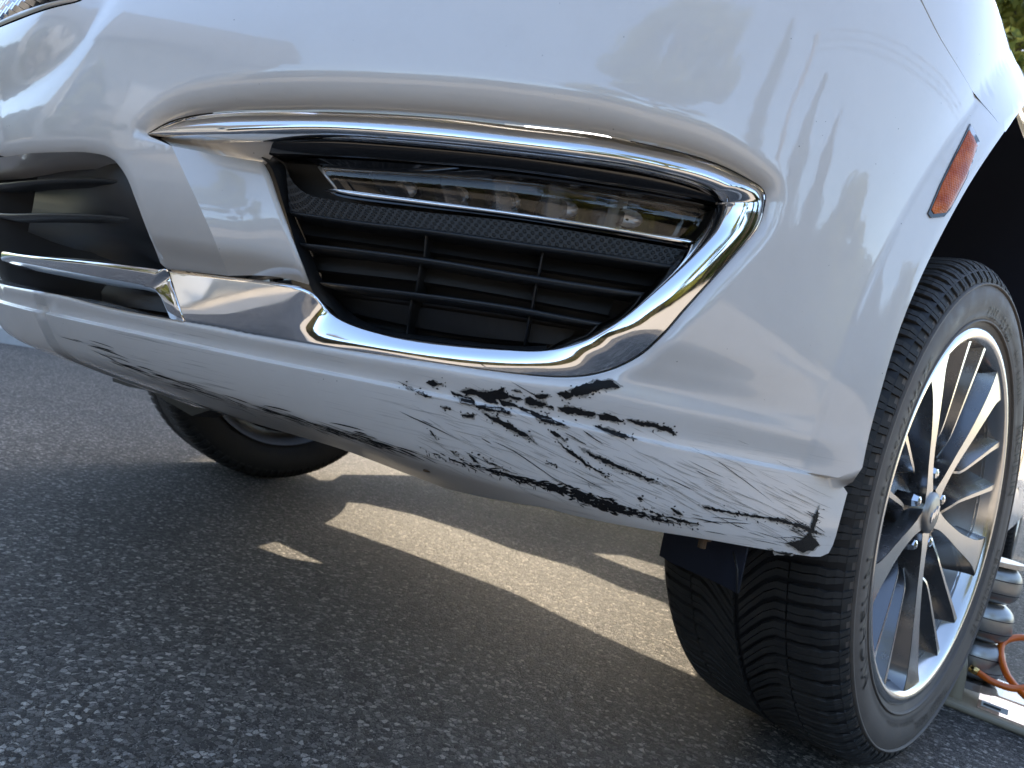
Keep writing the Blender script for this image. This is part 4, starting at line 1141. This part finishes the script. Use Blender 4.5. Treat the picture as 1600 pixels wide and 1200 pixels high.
main = cr([(655, 700), (700, 716), (740, 728), (775, 738), (810, 748), (845, 757), (880, 768), (915, 779), (950, 790), (985, 800), (1020, 808), (1055, 818)], 400)
for k in range(520):                                                   # torn lower band
    i = int(rng.beta(2.6, 2.0) * 399); c = main[i]; amp = 2 + 7 * math.exp(-((c[0] - 925) / 75) ** 2)
    items.append((streak(c[0] + rng.normal(0, 3), c[1] + rng.normal(0, amp * .55), .27 + rng.normal(0, .16), rng.uniform(6, 20), 5), rng.uniform(.0006, .0022) * (.5 + amp / 10)))
for k in range(90):
    i = int(rng.uniform(0, 399)); c = main[i]; items.append((streak(c[0], c[1] + rng.uniform(-4, 4), 1.2 + rng.normal(0, .3), rng.uniform(4, 10), 4), .0008))
under = cr([(70, 512), (120, 528), (170, 552), (230, 580), (300, 605), (370, 626), (440, 646), (510, 666), (580, 688), (650, 708)], 300)
for k in range(260):
    i = int(rng.beta(2.2, 1.5) * 299); c = under[i]
    (items if k % 3 else grey).append((streak(c[0] + rng.normal(0, 4), c[1] + rng.normal(4, 4), .33 + rng.normal(0, .05), rng.uniform(15, 70), 6), rng.uniform(.0004, .0018)))
for k in range(95):                                                   # fine lines over the corner
    x, y = rng.uniform(625, 1290), 0
    y = np.interp(x, [625, 900, 1290], [690, 720, 800]) + rng.normal(0, 38)
    grey.append((streak(x, y, .46 + rng.normal(0, .10), rng.uniform(25, 110), 7, -.1), rng.uniform(.00018, .0005)))
for k in range(14):
    x = rng.uniform(640, 1230); y = np.interp(x, [640, 900, 1230], [650, 680, 810]) + rng.normal(0, 30)
    items.append((streak(x, y, .50 + rng.normal(0, .08), rng.uniform(15, 80), 7, -.1), rng.uniform(.0003, .0009)))
for k in range(24):
    x = rng.uniform(1000, 1270); y = np.interp(x, [1000, 1270], [800, 852]) + rng.normal(0, 9)
    items.append((streak(x, y, .2 + rng.normal(0, .1), rng.uniform(15, 70), 6), rng.uniform(.0004, .0010)))
for k in range(26):
    x = rng.uniform(1215, 1290); items.append((streak(x, rng.uniform(795, 850), .55 + rng.normal(0, .1), rng.uniform(15, 45), 6), rng.uniform(.0004, .0008)))
items += [(np.array(C5([(130, 440), (230, 490), (310, 525), (450, 590), (640, 685)])), .0012), (np.array(C5([(910, 690), (990, 725), (1080, 770), (1200, 850), (1400, 990), (1600, 1090)])), .0009),
          (np.array(C6([(0, 465), (150, 530), (280, 590), (400, 620)])), .0016), (np.array(C6([(190, 640), (210, 700), (230, 750)])), .0010),
          (np.array(C6([(120, 85), (200, 130), (300, 190)])), .0016), (np.array(C7([(160, 515), (330, 620), (480, 730), (630, 845)])), .0006)]
for b_ in blobs:
    b_ = resample(np.array(b_, float), 3)
    for k in range(int(len(b_) * .55)):
        c = b_[rng.integers(len(b_))] + rng.normal(0, 3.2, 2); items.append((streak(c[0], c[1], .45 + rng.normal(0, .5), rng.uniform(2, 7), 4), rng.uniform(.0005, .0018)))
slivers('black_scratches', items, 'scuff')
for k in range(260):
    x = rng.uniform(640, 1240); y = np.interp(x, [640, 900, 1240], [665, 700, 800]) + rng.normal(0, 34)
    grey.append((streak(x, y, .46 + rng.normal(0, .07), rng.uniform(20, 80), 6, -.1), rng.uniform(.00015, .0004)))
slivers('grey_scratches', grey, 'scuff2')

# ------------------------------------------------------------------ air jack behind the wheel
jack = bpy.data.objects.new('air_jack', None); col.objects.link(jack); jack.location = (.158, .46, 0)
tag(jack, 'triple bag air jack with orange looped hose standing behind the front wheel', 'jack')
def bag(zc, r, h):
    V, F = [], []; pr = [(zc - h / 2, .0)]
    for i in range(13):
        t = -1 + 2 * i / 12; pr.append((zc + t * h / 2, r * (1 - .35 * abs(t) ** 3.2)))
    pr.append((zc + h / 2, 0)); lathe(V, F, pr, 40, axis='z'); o = mesh('air_bag', V, F, 'bag', jack)
    for dz in (-.2, .15):
        V, F = [], []; rr_ = r * (1 - .35 * abs(dz * 2) ** 3.2) + .0004; tube(V, F, [(rr_ * math.cos(a), rr_ * math.sin(a), zc + dz * h) for a in np.linspace(0, 2 * math.pi, 40, endpoint=False)], .0009, 6, True); mesh('bag_seam', V, F, 'cable', o)
    return o
for zc in (.085, .160, .235): bag(zc, .052, .072)
V, F = [], []; lathe(V, F, [(.034, 0), (.034, .058), (.048, .058), (.048, 0)], 32, axis='z'); mesh('lower_plate', V, F, 'steel', jack, smooth=False)
V, F = [], []; lathe(V, F, [(.271, 0), (.271, .050), (.280, .050), (.280, 0)], 32, axis='z'); mesh('upper_plate', V, F, 'steel', jack, smooth=False)
V, F = [], []; box(V, F, (.05, .02, .007), .26, .24, .014); base_ = mesh('base_plate', V, F, 'cream', jack, smooth=False)
bv = base_.modifiers.new('bevel', 'BEVEL'); bv.width = .006; bv.segments = 3
V, F = [], []; rows = []
for t in np.linspace(0, 1, 14):
    a = t * math.pi / 2; rows.append((-.045 + .05 * (1 - math.cos(a)) * 0, 0, 0))
arc_ = [(-.028, -.075, .010), (-.028, -.075, .06), (-.030, -.072, .085), (-.036, -.062, .100), (-.046, -.045, .106)]
rows = []
for dx, dz in ((-.0, 0), (.028, 0)): rows.append(cr([(x + dx, y, z) for x, y, z in arc_], 16))
loft('bracket', [rows[0], rows[1], rows[1] + [0, .010, -.004], rows[0] + [0, .010, -.004]], 'cream', jack, closed=True, caps=True)
V, F = [], []; box(V, F, (.085, -.02, .032), .12, .12, .034); tk = mesh('clear_cover', V, F, 'clear', jack, smooth=False)
V, F = [], []; box(V, F, (.050, -.0815, .026), .040, .001, .010); lb = mesh('label_sticker', V, F, 'label', jack, smooth=False)
V, F = [], []; box(V, F, (.046, -.0824, .026), .026, .0006, .004); mesh('label_print', V, F, 'ink', lb, smooth=False)
hose = cr([(.012, -.070, .075), (.04, -.075, .068), (.075, -.07, .070), (.125, -.03, .100), (.125, .02, .135), (.075, .03, .145), (.040, .0, .125), (.055, -.045, .085), (.090, -.075, .062), (.105, -.08, .058)], 70)
V, F = [], []; tube(V, F, hose, .0062, 12); mesh('hose', V, F, 'orange', jack)
V, F = [], []; tube(V, F, [(.002, -.069, .077), (.016, -.071, .074)], .0075, 10); mesh('hose_fitting', V, F, 'brass', jack)
V, F = [], []; tube(V, F, [(.100, -.079, .059), (.122, -.083, .056)], .0085, 10); mesh('hose_fitting', V, F, 'steel', jack)
V, F = [], []; tube(V, F, [(.125, -.09, .020), (.150, -.095, .020), (.175, -.10, .018)], .007, 10); mesh('air_plug', V, F, 'brass', jack)

# ------------------------------------------------------------------ surroundings
V, F = [], []
kx = cr([(-6.2, -3.2, 0), (-5.0, 0.1, 0), (-4.0, 3.0, 0), (-3.4, 8, 0)], 40)
tn = np.gradient(kx, axis=0); tn /= np.linalg.norm(tn, axis=1)[:, None]; nr = np.c_[-tn[:, 1], tn[:, 0], np.zeros(40)]
a_, b_ = kx, kx + nr * .42
curb = loft('kerb', [a_, a_ + [0, 0, .09] + nr * .02, b_ + [0, 0, .11], b_ - [0, 0, .02]], 'concrete', None); sharp(curb, 30)
tag(curb, 'pale concrete kerb beyond the far front wheel', 'kerb')
lawn = mesh('lawn', [(-60, -60, .004), (-60, 60, .004), *[tuple(p + n_ * .40 + np.array([0, 0, .05])) for p, n_ in zip(kx[::-1], nr[::-1])]], [tuple(range(42))], 'grass', None, smooth=False)
tag(lawn, kind='structure')

def tree_broad(name, loc, h, r, n, mat, label, group=None, leaf=.16, trunk_r=.18, seed=0, low=.25):
    g = np.random.default_rng(seed); root = bpy.data.objects.new(name, None); col.objects.link(root); root.location = loc
    tag(root, label, 'tree', group)
    V, F = [], []; tube(V, F, cr([(0, 0, -.1), (.1, 0, h * .25), (0, .1, h * .55), (.05, 0, h * .85)], 14), np.linspace(trunk_r, trunk_r * .2, 14), 9)
    cl = []
    for k in range(46):
        u = g.uniform(0, 1); zc = h * (low + (1 - low) * u); rad = r * math.sin(math.pi * min(1, .12 + .88 * u) ** .8) * g.uniform(.25, 1.0) + .15
        a = g.uniform(0, 2 * math.pi); cl.append((rad * math.cos(a), rad * math.sin(a), zc, g.uniform(.28, .55) * r * .62))
        if k % 3 == 0: tube(V, F, cr([(0, 0, zc * .7), (rad * .5 * math.cos(a), rad * .5 * math.sin(a), zc * .9), (rad * math.cos(a), rad * math.sin(a), zc)], 6), np.linspace(trunk_r * .35, .015, 6), 5)
    mesh('trunk', V, F, 'bark', root)
    V, F = [], []
    for k in range(n):
        c = cl[g.integers(len(cl))]; d = g.normal(0, 1, 3); d /= np.linalg.norm(d); p = np.array(c[:3]) + d * c[3] * g.uniform(.45, 1.05) * [1, 1, .75]
        a = g.normal(0, 1, 3); a /= np.linalg.norm(a); b = np.cross(a, d + g.normal(0, .4, 3)); b /= np.linalg.norm(b) + 1e-9; L_ = leaf * g.uniform(.6, 1.3); b0_ = len(V)
        V += [p - a * L_ * .5, p + b * L_ * .22, p + a * L_ * .5, p - b * L_ * .22]; F.append([b0_, b0_ + 1, b0_ + 2, b0_ + 3])
    mesh('crown', V, F, mat, root, smooth=False); return root
def tree_conifer(name, loc, h, r, n, mat, label, group=None, seed=0):
    g = np.random.default_rng(seed); root = bpy.data.objects.new(name, None); col.objects.link(root); root.location = loc; tag(root, label, 'tree', group)
    V, F = [], []; tube(V, F, [(0, 0, -.1), (0, 0, h * .5), (0, 0, h * .97)], [h * .018, h * .011, .02], 8); mesh('trunk', V, F, 'bark', root)
    V, F = [], []
    for k in range(n):
        u = g.uniform(.0, 1) ** 1.3; z0_ = h * (.06 + .94 * u); rr_ = r * (1 - u) ** .85 * g.uniform(.35, 1.08) * (1 + .25 * math.sin(z0_ * 7)); a = g.uniform(0, 2 * math.pi)
        p = np.array([rr_ * math.cos(a), rr_ * math.sin(a), z0_ - rr_ * .28]); d = np.array([math.cos(a), math.sin(a), -.35 + g.normal(0, .25)]) + g.normal(0, .3, 3); d /= np.linalg.norm(d)
        s_ = np.cross(d, [0, 0, 1]); s_ /= np.linalg.norm(s_); L_ = g.uniform(.12, .30); b0_ = len(V)
        V += [p - d * L_ * .6, p + s_ * L_ * .16, p + d * L_ * .6, p - s_ * L_ * .16]; F.append([b0_, b0_ + 1, b0_ + 2, b0_ + 3])
    mesh('crown', V, F, mat, root, smooth=False); return root
# the tree seen past the fender
tree_broad('tree', (-0.9, 7.6, 0), 6.6, 2.4, 26000, 'leaf_y', 'yellow green tree rising behind the white fender, top right', leaf=.16, seed=3, low=.18)
# trees, house and line facing the car: seen mirrored in its paint and chrome
tree_broad('tree', (7.0, -6.4, 0), 9.6, 2.6, 21000, 'leaf_y', 'tall broad tree mirrored in the bumper above the middle of the fog lamp', leaf=.24, seed=5, low=.12)
tree_conifer('conifer', (9.6, -3.0, 0), 7.8, .75, 8000, 'leaf_d', 'slim tall conifer mirrored above the right end of the fog lamp trim', seed=6)
tree_conifer('conifer', (10.2, -0.6, 0), 5.4, 1.0, 8000, 'leaf_d', 'pointed conifer mirrored in the bumper left of the amber marker', seed=8)
tree_conifer('conifer', (10.0, 0.9, 0), 4.6, 1.0, 8000, 'leaf_d', 'shorter pointed conifer mirrored next to the amber marker', seed=14)
tree_broad('tree', (9.8, 3.4, 0), 3.4, 1.9, 13000, 'leaf_y', 'low broad tree mirrored beside the amber marker', leaf=.2, seed=9, low=.1)
tree_broad('tree', (-5.6, -6.6, 0), 2.9, 1.0, 9000, 'leaf_y', 'small yellow green tree mirrored in the bumper above the lower intake', leaf=.14, seed=11, low=.1)
house = bpy.data.objects.new('house', None); col.objects.link(house); house.location = (-6.6, -10.6, 0); house.rotation_euler = (0, 0, -.60); house.scale = (1, 1, 1.55)
tag(house, 'grey house with gabled roof mirrored faintly in the bumper', 'house')
V, F = [], []; box(V, F, (0, 0, 1.5), 7.0, 5.0, 3.0); V += [np.array(p) for p in ((-3.5, 2.5, 3), (-3.5, -2.5, 3), (-3.5, 0, 4.9), (3.5, 2.5, 3), (3.5, -2.5, 3), (3.5, 0, 4.9))]; F += [[8, 9, 10], [11, 13, 12]]
mesh('wall', V, F, 'siding', house, smooth=False)
V, F = [], []
for sg_ in (1, -1):
    b0_ = len(V)
    for up in (0, .12): V += [np.array(p) for p in ((-3.9, sg_ * 2.95, 2.70 + up), (3.9, sg_ * 2.95, 2.70 + up), (3.9, 0, 4.98 + up), (-3.9, 0, 4.98 + up))]
    F += [[b0_ + i for i in f] for f in ((0, 1, 2, 3), (4, 5, 6, 7), (0, 1, 5, 4), (1, 2, 6, 5), (3, 0, 4, 7))]
mesh('roof', V, F, 'roof', house, smooth=False)
for x_, w_, z0_, z1_, nm in ((-2.1, 1.3, 1.0, 2.3, 'window'), (2.1, 1.3, 1.0, 2.3, 'window'), (0, 1.0, .02, 2.1, 'door')):
    V, F = [], []; box(V, F, (x_, 2.52, (z0_ + z1_) / 2), w_, .08, z1_ - z0_); o = mesh(nm, V, F, 'label', house, smooth=False)
    if nm == 'window':
        V, F = [], []; box(V, F, (x_, 2.57, (z0_ + z1_) / 2), w_ - .16, .02, z1_ - z0_ - .16); mesh('pane', V, F, 'glass', o, smooth=False)
pole = bpy.data.objects.new('utility_pole', None); col.objects.link(pole); pole.location = (13.0, -2.0, 0); tag(pole, 'wooden utility pole carrying three lines mirrored near the fender seam', 'utility pole')
V, F = [], []; tube(V, F, [(0, 0, 0), (0, 0, 9)], [.16, .11], 10); mesh('post', V, F, 'wood', pole)
V, F = [], []; box(V, F, (0, 0, 8.3), 1.8, .1, .12); mesh('crossarm', V, F, 'wood', pole, smooth=False)
for dx in (-.8, 0, .8):
    V, F = [], []; tube(V, F, cr([(dx, 0, 8.42), (dx - 1.0, 9.0, 7.4), (dx - 3, 20.0, 8.3)], 24), .022, 6); mesh('line', V, F, 'cable', pole)

pave = mesh('bounce_pavement', [(1.2, 60, .004), (1.2, -3.4, .004), (-60, -3.8, .004), (-60, -60, .004), (60, -60, .004), (60, 60, .004)], [(0, 1, 2, 3, 4, 5)], 'bounce_ground', None, smooth=False)  # pale ground added out of view to bounce warm light at the car
tag(pave, kind='structure')
nb = bpy.data.objects.new('shade_house', None); col.objects.link(nb)  # added unseen building, placed to shade the ground past the far wheel
hd = np.array([SUN_TO.x, SUN_TO.y]); hd /= np.linalg.norm(hd); sdv = np.array([-hd[1], hd[0]])
c0 = np.array([-1.50, -.43]) + hd * 9.0
nb.location = (c0[0], c0[1], 0); nb.rotation_euler = (0, 0, math.atan2(hd[1], hd[0]) - math.pi / 2)
tag(nb, 'tall pale house added out of view to shade the ground beyond the far front wheel', 'house')
V, F = [], []; box(V, F, (-4.5, 3, 4.5), 9.0, 6.0, 9.0); mesh('wall', V, F, 'siding', nb, smooth=False)
V, F = [], []; V = [np.array(p) for p in ((-9.3, -.3, 9), (0.0, -.3, 9), (0.0, 6.3, 9), (-9.3, 6.3, 9), (-9.3, 3, 11), (0.0, 3, 11))]; F = [[0, 1, 5, 4], [2, 3, 4, 5], [0, 4, 3], [1, 2, 5]]
mesh('roof', V, F, 'roof', nb, smooth=False)
for x_ in (-7, -4.5, -2):
    for z_ in (1.8, 5.0):
        V, F = [], []; box(V, F, (x_, -.02, z_), 1.2, .1, 1.5); o = mesh('window', V, F, 'label', nb, smooth=False)
        V, F = [], []; box(V, F, (x_, -.08, z_), 1.0, .03, 1.3); mesh('pane', V, F, 'glass', o, smooth=False)

blocker_hedge = bpy.data.objects.new('blocker_hedge', None); col.objects.link(blocker_hedge); tag(blocker_hedge, 'added long dark clipped hedge across the street mirrored low in the paint and chrome', 'blocker_hedge')
hp = cr([(-13, -7, 0), (-4.5, -13.5, 0), (4, -14, 0), (11.5, -9, 0), (14, 0, 0), (13, 9, 0)], 60); g = np.random.default_rng(21)  # row of foliage added to keep low sky light from under the car
V, F = [], []
hn = np.gradient(hp, axis=0); hn /= np.linalg.norm(hn, axis=1)[:, None]; hn = np.c_[-hn[:, 1], hn[:, 0], np.zeros(60)]
rows = [hp + hn * dx + [0, 0, dz] for dx, dz in ((.55, 0), (.55, 2.8), (.0, 3.0), (-.55, 2.8), (-.55, 0))]
loft('stems', rows, 'bark', blocker_hedge, smooth=False)
for k in range(20000):
    i = g.uniform(0, 58.99); j = int(i); p = hp[j] + (hp[j + 1] - hp[j]) * (i - j); u = g.uniform(0, 1)
    if u < .85: q_ = p + hn[j] * (.62 + g.normal(0, .09)) * (1 if g.random() < .85 else -1) + [0, 0, g.uniform(0, 3.0)]
    else: q_ = p + hn[j] * g.uniform(-.6, .6) + [0, 0, 3.05 + g.normal(0, .1)]
    a = g.normal(0, 1, 3); a /= np.linalg.norm(a); b = np.cross(a, g.normal(0, 1, 3)); b /= np.linalg.norm(b); L_ = g.uniform(.16, .34); b0_ = len(V)
    V += [q_ - a * L_ * .5, q_ + b * L_ * .3, q_ + a * L_ * .5, q_ - b * L_ * .3]; F.append([b0_, b0_ + 1, b0_ + 2, b0_ + 3])
mesh('foliage', V, F, 'leaf_d', blocker_hedge, smooth=False)
